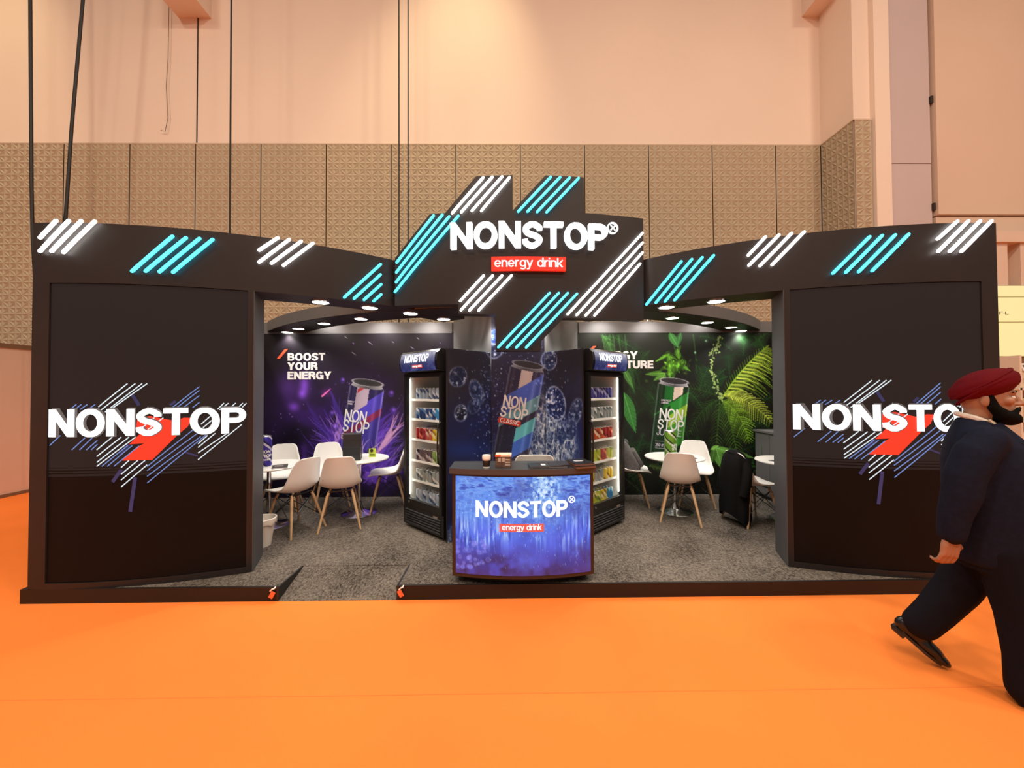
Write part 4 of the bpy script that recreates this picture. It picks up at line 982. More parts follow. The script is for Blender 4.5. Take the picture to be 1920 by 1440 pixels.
for s, n0, n1 in ((-1, 827, 917), (1, 1016, 1106)):
    a = Vector((.655, 3.85)) if s > 0 else Vector(WA)
    b = Vector((.312, 4.262)) if s > 0 else Vector(WB)
    d = (b-a).normalized(); n = Vector((-d.y, d.x))*(1 if s < 0 else -1)      # away from the aisle side
    wing = MB().prism([(a.x, a.y), (b.x, b.y), (b.x+n.x*.018, b.y+n.y*.018), (a.x+n.x*.018, a.y+n.y*.018)], ZP, 2.085).build('wing_board', M_DARK, col, world=True)
    def wing_fn(X, Y, a=a, b=b, n=n, s=s):
        k = (X-827)/90.0 if s < 0 else (1106-X)/90.0
        k = np.clip(k, 0, 1); dep = a.y+(b.y-a.y)*k
        return np.stack([a.x+(b.x-a.x)*k-n.x*.003, dep-n.y*.003, np.clip(1.65+(735-Y)*dep/700, ZP+.002, 2.083)], -1)
    cv.build('wing_print', M_PRINT, wing, wing_fn, ic(n0), ic(n1)+1)
csurf = flat_surf((0, 4.268), (1, 0)); kx = lambda p: -.305+(p-917)/99*.61
M_INK3 = mat('sand_ink', (.78, .78, .76), .5)
lettering('can_letter', 'NON', kx(939), kx(981), cz(768), cz(746), csurf, .002, M_INK3, col, bold=0.17, w=.001, letters=True, rot=-.15)
lettering('can_letter', 'STOP', kx(933), kx(984.5), cz(788), cz(767), csurf, .002, M_INK3, col, bold=0.17, w=.001, letters=True, rot=-.15)
lab = flat_poly('red_label', [(kx(930.5), cz(784)), (kx(971.5), cz(793.5)), (kx(970), cz(804)), (kx(928.5), cz(794.5))], csurf, .001, .0015, mat('red_ink', rgb(196, 52, 40), .5), col)
lettering('can_letter', 'CLASSIC', kx(932.5), kx(968.5), cz(797.5), cz(789.5), csurf, .002, M_INK3, lab, bold=0.16, w=.003, rot=-.2)

# ------------------------------------------------------------------ counter with its screen
ct = empty('reception_counter', (0, 3.1, ZP), label='dark bow-fronted counter with a blue screen showing the drink logo', cat='counter')
CR = 2.15; CYc = 2.945+CR                                        # front bow: radius CR about (0, CYc)
fs = cyl_surf(0, CYc, CR)
def bow(hw, w, n=14): return [tuple(fs(-hw+2*hw*i/n, 0, w)[:2]) for i in range(n+1)]
def counter_prism(hw, w, back, z0, z1):
    p = bow(hw, w); return MB().prism(p+[(p[-1][0], back), (p[0][0], back)], z0, z1)
counter_prism(.575, 0, 3.27, .17, .985).build('body', mat('counter_brown', (.021, .0135, .012), .45), ct, world=True)
counter_prism(.50, -.08, 3.22, ZP, .17).build('plinth', M_BLACK, ct, world=True)
counter_prism(.592, .02, 3.30, .985, 1.028).build('worktop', mat('counter_top', (.055, .057, .065), .35), ct, world=True)
def paint_screen():
    cv = Canvas(0, 0, 270, 188, 1.5, (84, 136, 232))
    R = np.random.default_rng(5)
    v = cv.Y/188
    cv.mix(np.clip((v-.38)*2.6, 0, 1), (58, 82, 210)); cv.mix(np.clip((v-.66)*3.2, 0, 1), (66, 50, 122))
    a = cv.noise(9, 3, 4, .5, 1.5, .10); rd = np.clip(1-np.abs(a-.5)*8, 0, 1); a2 = cv.noise(5, 23, 3, .6, 1.3, -.1)
    top = np.clip(1.2-v*2.3, 0, 1)
    cv.mix(np.clip((.47-a)*6, 0, 1)*top*.75, (28, 62, 160)); cv.mix(np.clip((.45-a2)*6, 0, 1)*top*.6, (34, 74, 180)); cv.mix(rd*top*.6, (150, 196, 250))
    b = cv.noise(34, 8, 4); cv.mix(np.clip((b-.48)*3.5, 0, 1)*.5*np.clip(1.15-v, 0, 1), (96, 158, 245)); cv.mix(np.clip((.46-b)*4, 0, 1)*.5, (34, 48, 130))
    bot = np.clip(cv.gauss(176, 26, 30, 52)*1.2, 0, 1); cv.mix(bot*.8, (110, 170, 245)); cv.mix(cv.gauss(176, 16, 15, 26)*.8, (190, 224, 255))
    d = cv.noise(5, 12, 3); cv.mix(bot*np.clip((d-.54)*7, 0, 1), (215, 236, 255)); cv.mix(bot*np.clip((.44-d)*7, 0, 1)*.8, (30, 74, 180))
    st = cv.noise(4, 15, 2, 1, .09); cl = np.clip((cv.noise(46, 17, 2)-.38)*4.5, 0, 1); row = np.exp(-((v-.58)/.15)**2)*cl     # icicles in clusters
    cv.mix(row*.5, (72, 122, 240)); cv.mix(row*np.clip((st-.54)*7, 0, 1), (185, 214, 255)); cv.mix(row*np.clip((.44-st)*6, 0, 1)*.8, (28, 44, 140))
    low = np.clip((v-.62)*3, 0, 1)
    cv.mix(np.clip((cv.noise(20, 19, 4)-.47)*4, 0, 1)*low*.75, (44, 28, 66)); cv.mix(np.clip((cv.noise(28, 29, 3)-.55)*5, 0, 1)*low*.6, (86, 88, 214))
    for i in range(46):
        x, y = R.uniform(2, 66), R.uniform(112, 176); r = R.uniform(1.5, 5)
        g, ins = cv.ring(x, y, r, r, 1); cv.mix(ins*R.uniform(.25, .65), (126, 122, 236)); cv.mix(g*.25, (170, 170, 245))
    for i in range(300):
        x, y = R.uniform(4, 268), R.uniform(30, 172); cv.stroke([(x, y), (x+R.uniform(-1, 1), y+R.uniform(1, 5))], R.uniform(.3, 1.1), .3, (190, 214, 255), R.uniform(.2, .75)*(1 if y < 130 else .6))
    for x, y, rx_, ry_ in ((60, 104, 26, 14), (196, 126, 22, 24), (236, 108, 26, 18), (140, 158, 22, 20), (108, 130, 18, 12)):
        cv.mix(cv.gauss(x, y, rx_, ry_)*.6, (88, 112, 240))
    return cv
cv = paint_screen()
def scr_fn(X, Y):
    u = -.545+X/270*1.09; a = u/CR; r = CR+.004
    return np.stack([r*np.sin(a), CYc-r*np.cos(a), .968-Y/188*.770], -1)
scr = cv.build('screen', attr_mat('counter_screen', .3, 1.0), ct, scr_fn)
lettering('screen_letter', 'NONSTOP', -.378, .352, .652, .782, fs, .002, glow('counter_white', (1, 1, 1), 1.25), scr, bold=0.205, w=.006, letters=True, step=.08)
rg = MB(); N = 20
for i in range(N):
    a, b = 2*PI*i/N, 2*PI*(i+1)/N; P = lambda an, r, w: fs(.385+r*math.cos(an), .782+r*math.sin(an), w)
    rg.add([P(a, .028, .006), P(b, .028, .006), P(b, .022, .006), P(a, .022, .006), P(a, .028, .009), P(b, .028, .009), P(b, .022, .009), P(a, .022, .009)], [(0, 1, 2, 3), (7, 6, 5, 4), (0, 4, 5, 1), (3, 2, 6, 7)])
rg.build('mark_ring', MATS['counter_white'], scr, world=True)
for d in (1, -1): line_plate(MB(), (.385-.015, .782-.015*d, .385+.015, .782+.015*d), fs, .0035, .009).build('mark_bar', MATS['counter_white'], scr, world=True)
flat_poly('red_plate', [(-.188, .540), (.160, .540), (.160, .604), (-.188, .604)], fs, .005, .002, glow('counter_red', rgb(240, 92, 84), .95), scr, .08)
lettering('plate_lettering', 'energy drink', -.168, .14, .543, .600, fs, .002, MATS['counter_white'], scr, bold=0.13, w=.0075, step=.08)

# things on the counter
ZC = 1.028
c = empty('paper_cup', (-.293, 3.02, ZC), label='small paper cup with black sleeve and white lid on the counter', cat='cup')
MB().lathe([(.026, 0), (.0285, .03)], 18).build('cup_base', M_WHITE, c, smooth=True)
MB().lathe([(.0275, .012), (.033, .062), (.031, .062), (.026, .012)], 18).build('sleeve', M_BLACK, c, smooth=True)
MB().lathe([(.0315, .058), (.0325, .07), (.0345, .072), (.0345, .098), (.030, .104), (0, .104)], 18).build('lid', M_WHITE, c, smooth=True)
c = empty('tea_carton', (-.155, 3.05, ZC), -.05, label='small brown printed carton with white and orange lid on the counter', cat='box')
MB().rbox((0, 0, .045), (.125, .10, .09), .003).build('carton', mat('carton_brown', (.10, .06, .045), .6, noise=(25, .5)), c)
MB().rbox((0, 0, .098), (.129, .104, .018), .003).build('lid', mat('carton_lid', (.82, .66, .55), .6), c)
MB().b2((-.0655, -.053, .09), (-.02, -.0515, .106)).build('orange_band', M_SLASH, c)
for x in (-.045, -.012): MB().b2((x, -.0516, .05), (x+.026, -.0502, .082)).build('print_patch', mat('carton_patch', (.45, .40, .36), .6), c)
for z in (.02, .04, .06): MB().b2((.015, -.0516, z), (.055, -.0502, z+.012)).build('print_line', MATS['carton_patch'], c)
c = empty('magazine', (.20, 3.05, ZC), .06, label='open grey magazine lying flat near the middle of the counter', cat='magazine')
MB().rbox((0, 0, .007), (.30, .17, .014), .003).build('pages', mat('mag_grey', (.10, .10, .11), .4), c)
MB().b2((-.15, -.086, .0142), (-.0, .084, .0165)).build('cover', mat('mag_cover', (.035, .035, .04), .3), c)
MB().box((.09, 0, .022), (.16, .165, .004), Matrix.Rotation(-.07, 3, 'Y')).build('lifted_page', MATS['mag_cover'], c)
MB().box((-.035, -.01, .0175), (.035, .05, .002)).build('print_patch', M_INK, c)
for i in range(2):
    c = empty('brochure', (.475-.006*i, 3.06+.01*i, ZC+.019*i), .25-.03*i, label=('dark brochure at the bottom of the stack on the counter corner', 'black brochure with white lettering on top of the stack on the counter corner')[i], cat='brochure', group='brochures on the counter')
    MB().rbox((0, 0, .0085), (.165, .21, .017), .003).build('pages', mat('brochure_brown', (.16, .09, .07), .5), c)
    MB().b2((-.084, -.107, .0172), (.084, .107, .0187)).build('cover', mat('brochure_black', (.016, .016, .018), .3), c)
    if i: MB().b2((-.045, .015, .0188), (.04, .03, .0195)).build('print_line', M_INK, c); MB().b2((-.045, -.01, .0188), (.02, .0, .0195)).build('print_line', M_INK2, c)

# ------------------------------------------------------------------ drink cans
def can_mat(name, a, b, c, fa=1.0, fz=.8):
    """diagonal bands round the can"""
    if name in MATS: return MATS[name]
    m = bpy.data.materials.new(name); m.use_nodes = True; nt = m.node_tree; bs = nt.nodes['Principled BSDF']; L = nt.links.new
    tc = nt.nodes.new('ShaderNodeTexCoord'); sp = nt.nodes.new('ShaderNodeSeparateXYZ'); L(tc.outputs['Generated'], sp.inputs[0])
    def math_(op, x, y=None):
        n = nt.nodes.new('ShaderNodeMath'); n.operation = op
        for i, q in enumerate((x, y)):
            if q is None: continue
            if isinstance(q, (int, float)): n.inputs[i].default_value = q
            else: L(q, n.inputs[i])
        return n.outputs[0]
    ang = math_('MULTIPLY', math_('ARCTAN2', math_('SUBTRACT', sp.outputs[1], .5), math_('SUBTRACT', sp.outputs[0], .5)), 1/(2*PI))
    q = math_('FRACT', math_('ADD', math_('MULTIPLY', ang, fa), math_('MULTIPLY', sp.outputs[2], fz)))
    r = nt.nodes.new('ShaderNodeValToRGB'); r.color_ramp.interpolation = 'CONSTANT'
    e = r.color_ramp.elements; e[0].position = 0; e[0].color = (*a, 1); e[1].position = .40; e[1].color = (*b, 1)
    x = e.new(.62); x.color = (*c, 1); x = e.new(.80); x.color = (*a, 1)
    L(q, r.inputs['Fac']); L(r.outputs['Color'], bs.inputs['Base Color']); bs.inputs['Metallic'].default_value = .35; bs.inputs['Roughness'].default_value = .32
    MATS[name] = m
    return m
M_ALU = mat('aluminium', (.72, .73, .75), .28, 1.0)
def can_mesh(r, h, n=14):
    mb = MB()
    mb.lathe([(r*.82, 0), (r, h*.035), (r, h*.90), (r*.86, h*.965)], n, mi=0)
    mb.lathe([(r*.86, h*.963), (r*.90, h*.985), (r*.86, h), (r*.78, h*.985), (r*.2, h*.983), (0, h*.985)], n, mi=1)
    return mb
SW = rgb(225, 225, 230)
CANS = {
    'silver blue': can_mat('can_silver_blue', rgb(165, 178, 196), rgb(70, 90, 130), rgb(214, 220, 228)),
    'deep blue': can_mat('can_deep_blue', rgb(40, 66, 120), rgb(96, 140, 190), SW),
    'bright blue': can_mat('can_bright_blue', rgb(60, 140, 200), rgb(150, 205, 230), SW),
    'red': can_mat('can_red', rgb(160, 34, 34), rgb(230, 120, 90), rgb(120, 26, 30)),
    'yellow': can_mat('can_yellow', rgb(226, 200, 60), rgb(240, 232, 190), rgb(160, 130, 40)),
    'dark purple': can_mat('can_purple', rgb(70, 40, 60), rgb(190, 180, 190), rgb(46, 26, 44)),
    'green': can_mat('can_green', rgb(120, 165, 60), rgb(220, 226, 190), rgb(56, 100, 40)),
    'silver grey': can_mat('can_grey', rgb(150, 158, 158), rgb(90, 100, 104), rgb(216, 220, 220)),
    'violet': can_mat('can_violet', rgb(78, 70, 150), rgb(170, 172, 215), rgb(40, 38, 90)),
    'orange red': can_mat('can_orange', rgb(190, 84, 48), rgb(228, 200, 170), rgb(130, 50, 34)),
    'yellow green': can_mat('can_lime', rgb(176, 190, 60), rgb(110, 130, 40), rgb(226, 220, 140)),
}
CANR, CANH = .0265, .134
CANMESH = {}
def can_at(kind, loc, rz, label, grp):
    if kind not in CANMESH:
        o = can_mesh(CANR, CANH).build('drink_can', [CANS[kind], M_ALU], smooth=True); CANMESH[kind] = o.data
    else:
        o = bpy.data.objects.new('drink_can', CANMESH[kind]); COL.objects.link(o)
    o.location = loc; o.rotation_euler = (0, 0, rz)
    return tag(o, label, 'can', grp)

# ------------------------------------------------------------------ fridges
M_FRB = mat('fridge_black', (.010, .010, .011), .28)
M_FRI = mat('fridge_inside', (.80, .80, .76), .45)
M_SHELF = mat('shelf_white', (.85, .86, .84), .35)
M_GLASS = glass_mat('door_glass', (.97, .985, .98), .06)
L_STRIP = glow('fridge_led', (1.0, .96, .84), 7.0)
def paint_header():
    cv = Canvas(0, 0, 74, 24, 2.0, (60, 66, 110))
    v = cv.Y/24; cv.mix(np.clip(1-v*1.7, 0, 1), (190, 188, 205)); cv.mix(np.clip((v-.55)*2, 0, 1), (34, 38, 96))
    n = cv.noise(6, 4, 3); cv.mix(np.clip((n-.5)*4, 0, 1)*.4, (120, 130, 190)); cv.mix(np.clip((.45-n)*4, 0, 1)*.35, (24, 26, 70))
    return cv
HDR = paint_header()
NTH = ['first', 'second', 'third', 'fourth', 'fifth', 'sixth', 'seventh', 'eighth', 'ninth', 'tenth']
def fridge(side, rows):
    s = -1 if side == 'left' else 1
    W, D, H = .70, .60, 1.975
    loc = (-1.048, 4.085, ZP) if s < 0 else (.972, 4.125, ZP); rz = s*math.radians(42.5)
    t = empty('display_fridge', loc, rz, label=f'black glass-door drinks fridge {"left" if s < 0 else "right"} of the counter with lit shelves of cans', cat='fridge', group='drinks fridges')
    B = lambda lo, hi, n, m: MB().b2(lo, hi).build(n, m, t)
    w = W/2
    B((-w, .03, .05), (w, D, .25), 'base_box', M_FRB)
    B((-w-.015, 0, .035), (w+.015, .03, .255), 'base_grille', M_FRB)
    for i in range(6): MB().box((0, -.004, .065+.027*i), (W-.06, .012, .016), Matrix.Rotation(.5, 3, 'X')).build('louvre', mat('louvre_black', (.018, .018, .02), .4), t)
    B((w*.55, -.004, .205), (w*.75, .002, .228), 'badge', mat('badge_grey', (.25, .22, .20), .4))
    for x in (-w+.05, w-.05): MB().lathe([(.02, 0), (.02, .05)], 10, (x, .07, 0)).build('foot', M_BLACK, t)
    B((-w, .03, .25), (-w+.03, D, 1.76), 'side_panel', M_FRB); B((w-.03, .03, .25), (w, D, 1.76), 'side_panel', M_FRB)
    B((-w+.03, D-.03, .25), (w-.03, D, 1.76), 'back_panel', M_FRI); B((-w, .03, 1.72), (w, D, H-.005), 'top_box', M_FRB)
    for x in (-1, 1): B((x*(w-.0335)-.003, .05, .26), (x*(w-.0335)+.003, D-.03, 1.72), 'liner', M_FRI)
    B((-w+.03, .05, .25), (w-.03, D-.03, .265), 'liner_floor', M_FRI)
    # door: frame of four bars, pane, handle
    dz0, dz1 = .262, 1.735
    door = MB().b2((-w, -.012, dz0), (-w+.045, .028, dz1)).build('door', M_FRB, t)
    for lo, hi in (((w-.045, -.012, dz0), (w, .028, dz1)), ((-w+.045, -.012, dz0), (w-.045, .028, dz0+.07)), ((-w+.045, -.012, dz1-.045), (w-.045, .028, dz1))):
        MB().b2(lo, hi).build('door_bar', M_FRB, door)
    MB().b2((-w+.045, .004, dz0+.07), (w-.045, .009, dz1-.045)).build('door_pane', M_GLASS, door)
    hx = w-.018 if s < 0 else -w+.018
    MB().tube([(hx, -.012, .78), (hx, -.045, .80), (hx, -.052, 1.0), (hx, -.045, 1.20), (hx, -.012, 1.22)], .010, 8).build('handle', M_BLACK, door, smooth=True)
    MB().lathe([(.012, 0), (.012, .006), (0, .008)], 12, (-w+.11, -.012, dz0+.036), axis=Matrix.Rotation(PI/2, 3, 'X')).build('lock', M_CHROME, door)
    # bowed header with its printed lit face
    hb = MB(); pr = [(-.01, 1.745), (-.055, 1.765), (-.075, 1.85), (-.06, 1.94), (-.02, 1.978), (.03, 1.978), (.03, 1.745)]
    hb.add([(-w, y, z) for y, z in pr]+[(w, y, z) for y, z in pr], [tuple(range(7))[::-1], tuple(range(7, 14))]+[(i, (i+1) % 7, 7+(i+1) % 7, 7+i) for i in range(7)])
    hd = hb.build('header', M_FRB, t)
    hy = lambda z: -.0775+.95*(z-1.853)**2*(1 if z < 1.853 else 1.35)-.001
    R3 = Matrix.Rotation(rz, 3, 'Z')
    def hfn(X, Y):
        u = -w+.03+X/74*(W-.06); z = 1.952-Y/24*.195
        y = -.0785+2.3*(z-1.853)**2
        P = np.stack([u, y, z], -1)
        return P@np.array(R3).T+np.array(loc)
    HDR.build('header_print', attr_mat('header_lightbox', .3, .85), hd, hfn)
    def hs(u, z, q=0.0):
        return R3@Vector((u, -.0790+2.3*(z-1.853)**2-q, z))+Vector(loc)
    lettering('header_letter', 'NONSTOP', -.235, .215, 1.850, 1.935, hs, .003, glow('header_white', (1, 1, 1), 1.15), hd, bold=0.205, letters=True, w=.001)
    MB().add([hs(u, z, .001) for u, z in ((-.09, 1.788), (.10, 1.788), (.10, 1.824), (-.09, 1.824))], [(0, 1, 2, 3)]).build('red_plate', glow('header_red', rgb(225, 66, 52), .9), hd, world=True)
    lettering('plate_lettering', 'energy drink', -.08, .09, 1.792, 1.819, hs, .002, MATS['header_white'], hd, bold=0.14, w=.002)
    # light strips behind the frame and shelves
    for x in (-1, 1): B((x*(w-.050)-.005, .034, .36), (x*(w-.050)+.005, .044, 1.68), 'led_strip', L_STRIP)
    zs = (.285, .52, .745, .985, 1.215, 1.44)
    for z in zs: B((-w+.04, .075, z-.012), (w-.04, D-.05, z), 'shelf', M_SHELF)
    for z in zs: B((-w+.04, .07, z-.014), (w-.04, .075, z+.012), 'shelf_rail', M_SHELF)
    nm = ('bottom', 'second lowest', 'third lowest', 'third highest', 'second highest', 'top')
    for z, row, lv in zip(zs, rows, nm):
        n = 9
        for d in range(2):
            for i in range(n):
                kind = row[min(len(row)-1, i*len(row)//n)]
                x = -.248+.062*i; y = .115+.066*d
                p = R3@Vector((x, y, z+.0005))+Vector(loc)
                can_at(kind, p, random.uniform(0, 6.28), f'{kind} can, {NTH[i]} from left in {("front", "rear")[d]} row, {lv} shelf, {side} fridge', f'cans on the {lv} shelf of the {side} fridge')
    if s < 0:
        pk = empty('shrink_pack', R3@Vector((-.16, .30, zs[3]+.001))+Vector(loc), rz, label='clear wrapped pack of dark cans behind the front cans in the left fridge', cat='pack')
        MB().rbox((0, 0, .07), (.22, .16, .138), .02).build('wrapped_block', mat('pack_dark', (.12, .07, .09), .25, noise=(30, .6)), pk)
        MB().rbox((0, 0, .07), (.225, .165, .05), .02).build('wrap_band', mat('pack_wrap', (.6, .58, .58), .2), pk)
fridge('left', [['silver blue'], ['silver grey'], ['dark purple', 'dark purple', 'green', 'green'], ['red', 'orange red', 'yellow', 'yellow'], ['deep blue', 'deep blue', 'bright blue'], ['silver blue']])
fridge('right', [['yellow', 'yellow green', 'yellow', 'bright blue'], ['yellow', 'silver grey', 'yellow'], ['yellow green', 'yellow green', 'red', 'yellow green'], ['orange red', 'orange red', 'red'], ['silver grey'], ['violet']])

# ------------------------------------------------------------------ chairs and tables
def chair_proto(wide=1.0):
    t = empty('shell_chair')
    prof = [(.225, .432, .165), (.215, .446, .200), (.17, .449, .222), (.10, .440, .232), (.02, .432, .236), (-.06, .433, .237), (-.12, .445, .236), (-.165, .475, .233), (-.195, .525, .226), (-.213, .585, .214), (-.227, .65, .199), (-.240, .71, .183), (-.251, .76, .166), (-.258, .795, .148), (-.262, .813, .122), (-.263, .821, .080)]
    nt_ = 12; P = []
    for i, (y, z, hw) in enumerate(prof):
        k = i/(len(prof)-1)
        a, b = prof[max(0, i-1)], prof[min(len(prof)-1, i+1)]
        ty, tz = b[0]-a[0], b[1]-a[1]; l = math.hypot(ty, tz); ny, nz = -tz/l*-1, ty/l*-1       # normal into the sitter's side
        ny, nz = tz/l, -ty/l
        cup = .012+.055*math.sin(PI*min(1, max(0, (k-.05)/.9)))**1.2
        for j in range(nt_+1):
            q = -1+2*j/nt_; e = abs(q)**2.4*cup
            P.append(Vector((q*hw*wide, y+ny*e, z+nz*e)))
    F = [(i*(nt_+1)+j, i*(nt_+1)+j+1, (i+1)*(nt_+1)+j+1, (i+1)*(nt_+1)+j) for i in range(len(prof)-1) for j in range(nt_)]
    bm = bmesh.new(); vs = [bm.verts.new(p) for p in P]
    for f in F: bm.faces.new([vs[i] for i in f])
    bmesh.ops.recalc_face_normals(bm, faces=bm.faces)
    bmesh.ops.solidify(bm, geom=list(bm.faces), thickness=.011)
    bmesh.ops.subdivide_edges(bm, edges=list(bm.edges), cuts=1, use_grid_fill=True, smooth=.6)
    me = bpy.data.meshes.new('seat_shell'); bm.to_mesh(me); bm.free(); me.materials.append(M_WHITE); me.shade_smooth()
    o = bpy.data.objects.new('seat_shell', me); COL.objects.link(o); o.parent = t
    for sx in (-1, 1):
        for (y0, y1) in ((.10, .205), (-.115, -.235)):
            MB().tube([(sx*.115, y0, .425), (sx*.135, y0+(y1-y0)*.2, .36), (sx*.215, y1, .002)], [.012, .017, .011], 10).build('leg', M_WOOD, t, smooth=True)
    for a, b in (((-.13, .115, .39), (.185, .165, .15)), ((.13, .115, .39), (-.185, .165, .15)), ((-.13, -.13, .39), (.185, -.19, .15)), ((.13, -.13, .39), (-.185, -.19, .15)),
                 ((-.13, .115, .39), (-.185, -.19, .15)), ((.13, .115, .39), (.185, -.19, .15)), ((-.13, -.13, .39), (-.185, .165, .15)), ((.13, -.13, .39), (.185, .165, .15))):
        MB().tube([a, b], .0045, 5).build('wire_brace', M_BLACK, t)
    for y in (.11, -.12): MB().b2((-.12, y-.012, .412), (.12, y+.012, .424)).build('seat_mount', M_BLACK, t)
    return t
proto = chair_proto(.94)
CH = [((-2.50, 4.20), (-.92, .39), 'white shell chair turned towards the half-hidden left table, seen from behind'),
      ((-2.05, 4.36), (-.337, .94), 'white shell chair seen squarely from behind at the table with black cartons'),
      ((-2.52, 5.09), (.55, -.83), 'white shell chair facing the camera behind the table with black cartons'),
      ((-1.71, 5.00), (-.97, -.24), 'white shell chair in side view right beside the left fridge'),
      ((-3.10, 4.95), (.35, -.94), 'white shell chair behind the large purple can'),
      ((1.93, 4.46), (.40, .915), 'white shell chair seen from behind at the right-hand table'),
      ((2.42, 5.06), (-.38, -.92), 'white shell chair facing the camera behind the right-hand table'),
      ((1.56, 5.10), (.97, -.22), 'white shell chair with a grey backpack on its seat by the right fridge'),
      ((2.73, 4.34), (.995, .09), 'white shell chair with a black coat over its back, by the right tower')]
for i, ((x, y), f, lab_) in enumerate(CH):
    c = proto if i == 0 else copy_tree(proto)
    c.location = (x, y, ZP); c.rotation_euler = (0, 0, math.atan2(-f[0], f[1])); tag(c, lab_, 'chair', 'white shell chairs')
c = chair_proto(1.12); c.name = 'counter_chair'; c.location = (.13, 3.72, ZP); c.rotation_euler = (0, 0, .0)
c.scale = (1, 1, 1.15); tag(c, 'white chair behind the counter with only its back rim showing', 'chair', 'white shell chairs')

def table_proto():
    t = empty('round_table')
    MB().lathe([(0, .672), (.33, .672), (.352, .680), (.357, .688), (.352, .696), (.33, .699), (0, .699)], 40).build('table_top', M_WHITE, t, smooth=True)
    MB().lathe([(.022, .10), (.022, .66), (.07, .664), (.07, .672)], 20).build('column', M_CHROME, t, smooth=True)
    MB().lathe([(.21, 0), (.215, .008), (.20, .014), (.12, .022), (.06, .05), (.035, .10), (.0225, .16)], 32).build('trumpet_base', M_CHROME, t, smooth=True)
    return t
tp = table_proto(); ZTB = ZP+.699
for i, ((x, y), lab_) in enumerate((((-2.0, 4.76), 'round white table on a chrome pedestal carrying black cartons'),
                                    ((-2.88, 4.36), 'round white table at the left opening edge with a large purple can on it'),
                                    ((1.985, 4.72), 'round white table on a chrome pedestal with a large green can on it'),
                                    ((3.22, 4.40), 'round white table mostly hidden behind the right tower'))):
    c = tp if i == 0 else copy_tree(tp)
    c.location = (x, y, ZP); tag(c, lab_, 'table', 'round pedestal tables')

# ------------------------------------------------------------------ things on the tables
def big_can(loc, r, h, m, label, lines, ang):
    t = empty('dummy_can', loc, label=label, cat='can', group='oversize display cans')
    MB().lathe([(r*.84, 0), (r, h*.04), (r, h*.91), (r*.87, h*.965)], 32).build('can_body', m, t, smooth=True)
    MB().lathe([(r*.87, h*.962), (r*.92, h*.985), (r*.88, h), (r*.80, h*.985), (0, h*.985)], 32).build('lid', M_ALU, t, smooth=True)
    sf = lambda u, z, w=0.0: Vector((loc[0]+(r+w)*math.sin(u/r+ang), loc[1]-(r+w)*math.cos(u/r+ang), loc[2]+z))
    for s_, u0, u1, z0, z1 in lines: lettering('print_letter', s_, u0*r, u1*r, z0*h, z1*h, sf, .0012, M_INK, t, bold=.2, letters=True, step=.01, w=.0005)
def band_can(name, a, b, c):
    m = can_mat(name, a, b, c, 3.0, 2.6); return m
big_can((-2.875, 4.27, ZTB), .072, .345, band_can('can_big_purple', rgb(62, 48, 150), rgb(200, 196, 214), rgb(34, 26, 76)), 'large purple display can at the left opening edge', (('NON', -.25, 1.15, .44, .54), ('STOP', -.25, 1.35, .31, .41), ('BOOST', -.25, 1.1, .20, .26)), .28)
big_can((1.885, 4.60, ZTB), .069, .335, band_can('can_big_green', rgb(112, 158, 52), rgb(206, 212, 180), rgb(34, 62, 30)), 'large green display can on the right-hand table', (('NON', -.05, 1.35, .44, .54), ('STOP', -.05, 1.5, .31, .41), ('JUNGLE', -.05, 1.3, .20, .25)), -.1)
for i, (dz, h, r) in enumerate(((0, .165, .25), (.166, .155, .30))):
    t = empty('black_carton', (-2.035, 4.64, ZTB+dz), r, label=('black carton at the bottom of the pair on the left table', 'black carton on top of the pair on the left table')[i], cat='box', group='black cartons')
    MB().rbox((0, 0, h/2), (.20, .19, h), .004).build('carton', mat('carton_black', (.018, .018, .020), .5), t)
    MB().b2((-.09, -.0965, h*.46), (.09, -.0955, h*.52)).build('lid_seam', M_BLACK, t)
    if not i: MB().b2((.1003, -.06, h*.25), (.1012, -.02, h*.5)).build('print_patch', mat('grey_print', (.30, .30, .31), .5), t)
t = empty('green_leaflet', (-1.85, 4.80, ZTB), .2, label='yellow-green standing leaflet behind the black cartons', cat='leaflet')
MB().box((0, 0, .055), (.085, .004, .11), Matrix.Rotation(-.12, 3, 'X')).build('leaflet_card', mat('lime_print', rgb(196, 214, 64), .5), t)
MB().lathe([(0, 0), (.020, 0), (.020, .002), (0, .002)], 16, (-.008, -.011, .085), axis=Matrix.Rotation(PI/2, 3, 'X')).build('dark_disc', M_BLACK, t)
for z in (.02, .035): MB().b2((-.03, -.009, z), (.03, -.006, z+.006)).build('print_line', mat('dark_green_ink', (.08, .16, .03), .5), t)
t = empty('green_pack', (-2.16, 4.86, ZTB), .0, label='small lime printed pack left of the black cartons', cat='pack')
MB().rbox((0, 0, .03), (.08, .05, .06), .003).build('carton', MATS['lime_print'], t); MB().b2((-.03, -.0262, .02), (.03, -.0252, .045)).build('print_patch', MATS['dark_green_ink'], t)
for (x, y, a, lab_) in ((-2.67, 4.22, .5, 'dark magazine lying beside the large purple can'), (1.86, 4.425, -.1, 'dark magazine in front of the large green can'), (2.09, 4.60, .1, 'dark folded leaflet right of the large green can'), (3.03, 4.28, .2, 'dark leaflet on the table behind the right tower')):
    t = empty('magazine', (x, y, ZTB), a, label=lab_, cat='magazine', group='magazines on the tables')
    MB().rbox((0, 0, .004), (.15, .20, .008), .002).build('pages', M_INK2, t); MB().b2((-.076, -.101, .0082), (.076, .101, .0098)).build('cover', mat('mag_dark', (.05, .045, .045), .35), t)
    MB().b2((-.05, -.03, .0099), (.03, .05, .0106)).build('print_patch', mat('mag_photo', (.32, .27, .24), .5), t)
t = empty('small_cup', (1.98, 4.50, ZTB), label='small dark cup in front of the large green can', cat='cup')
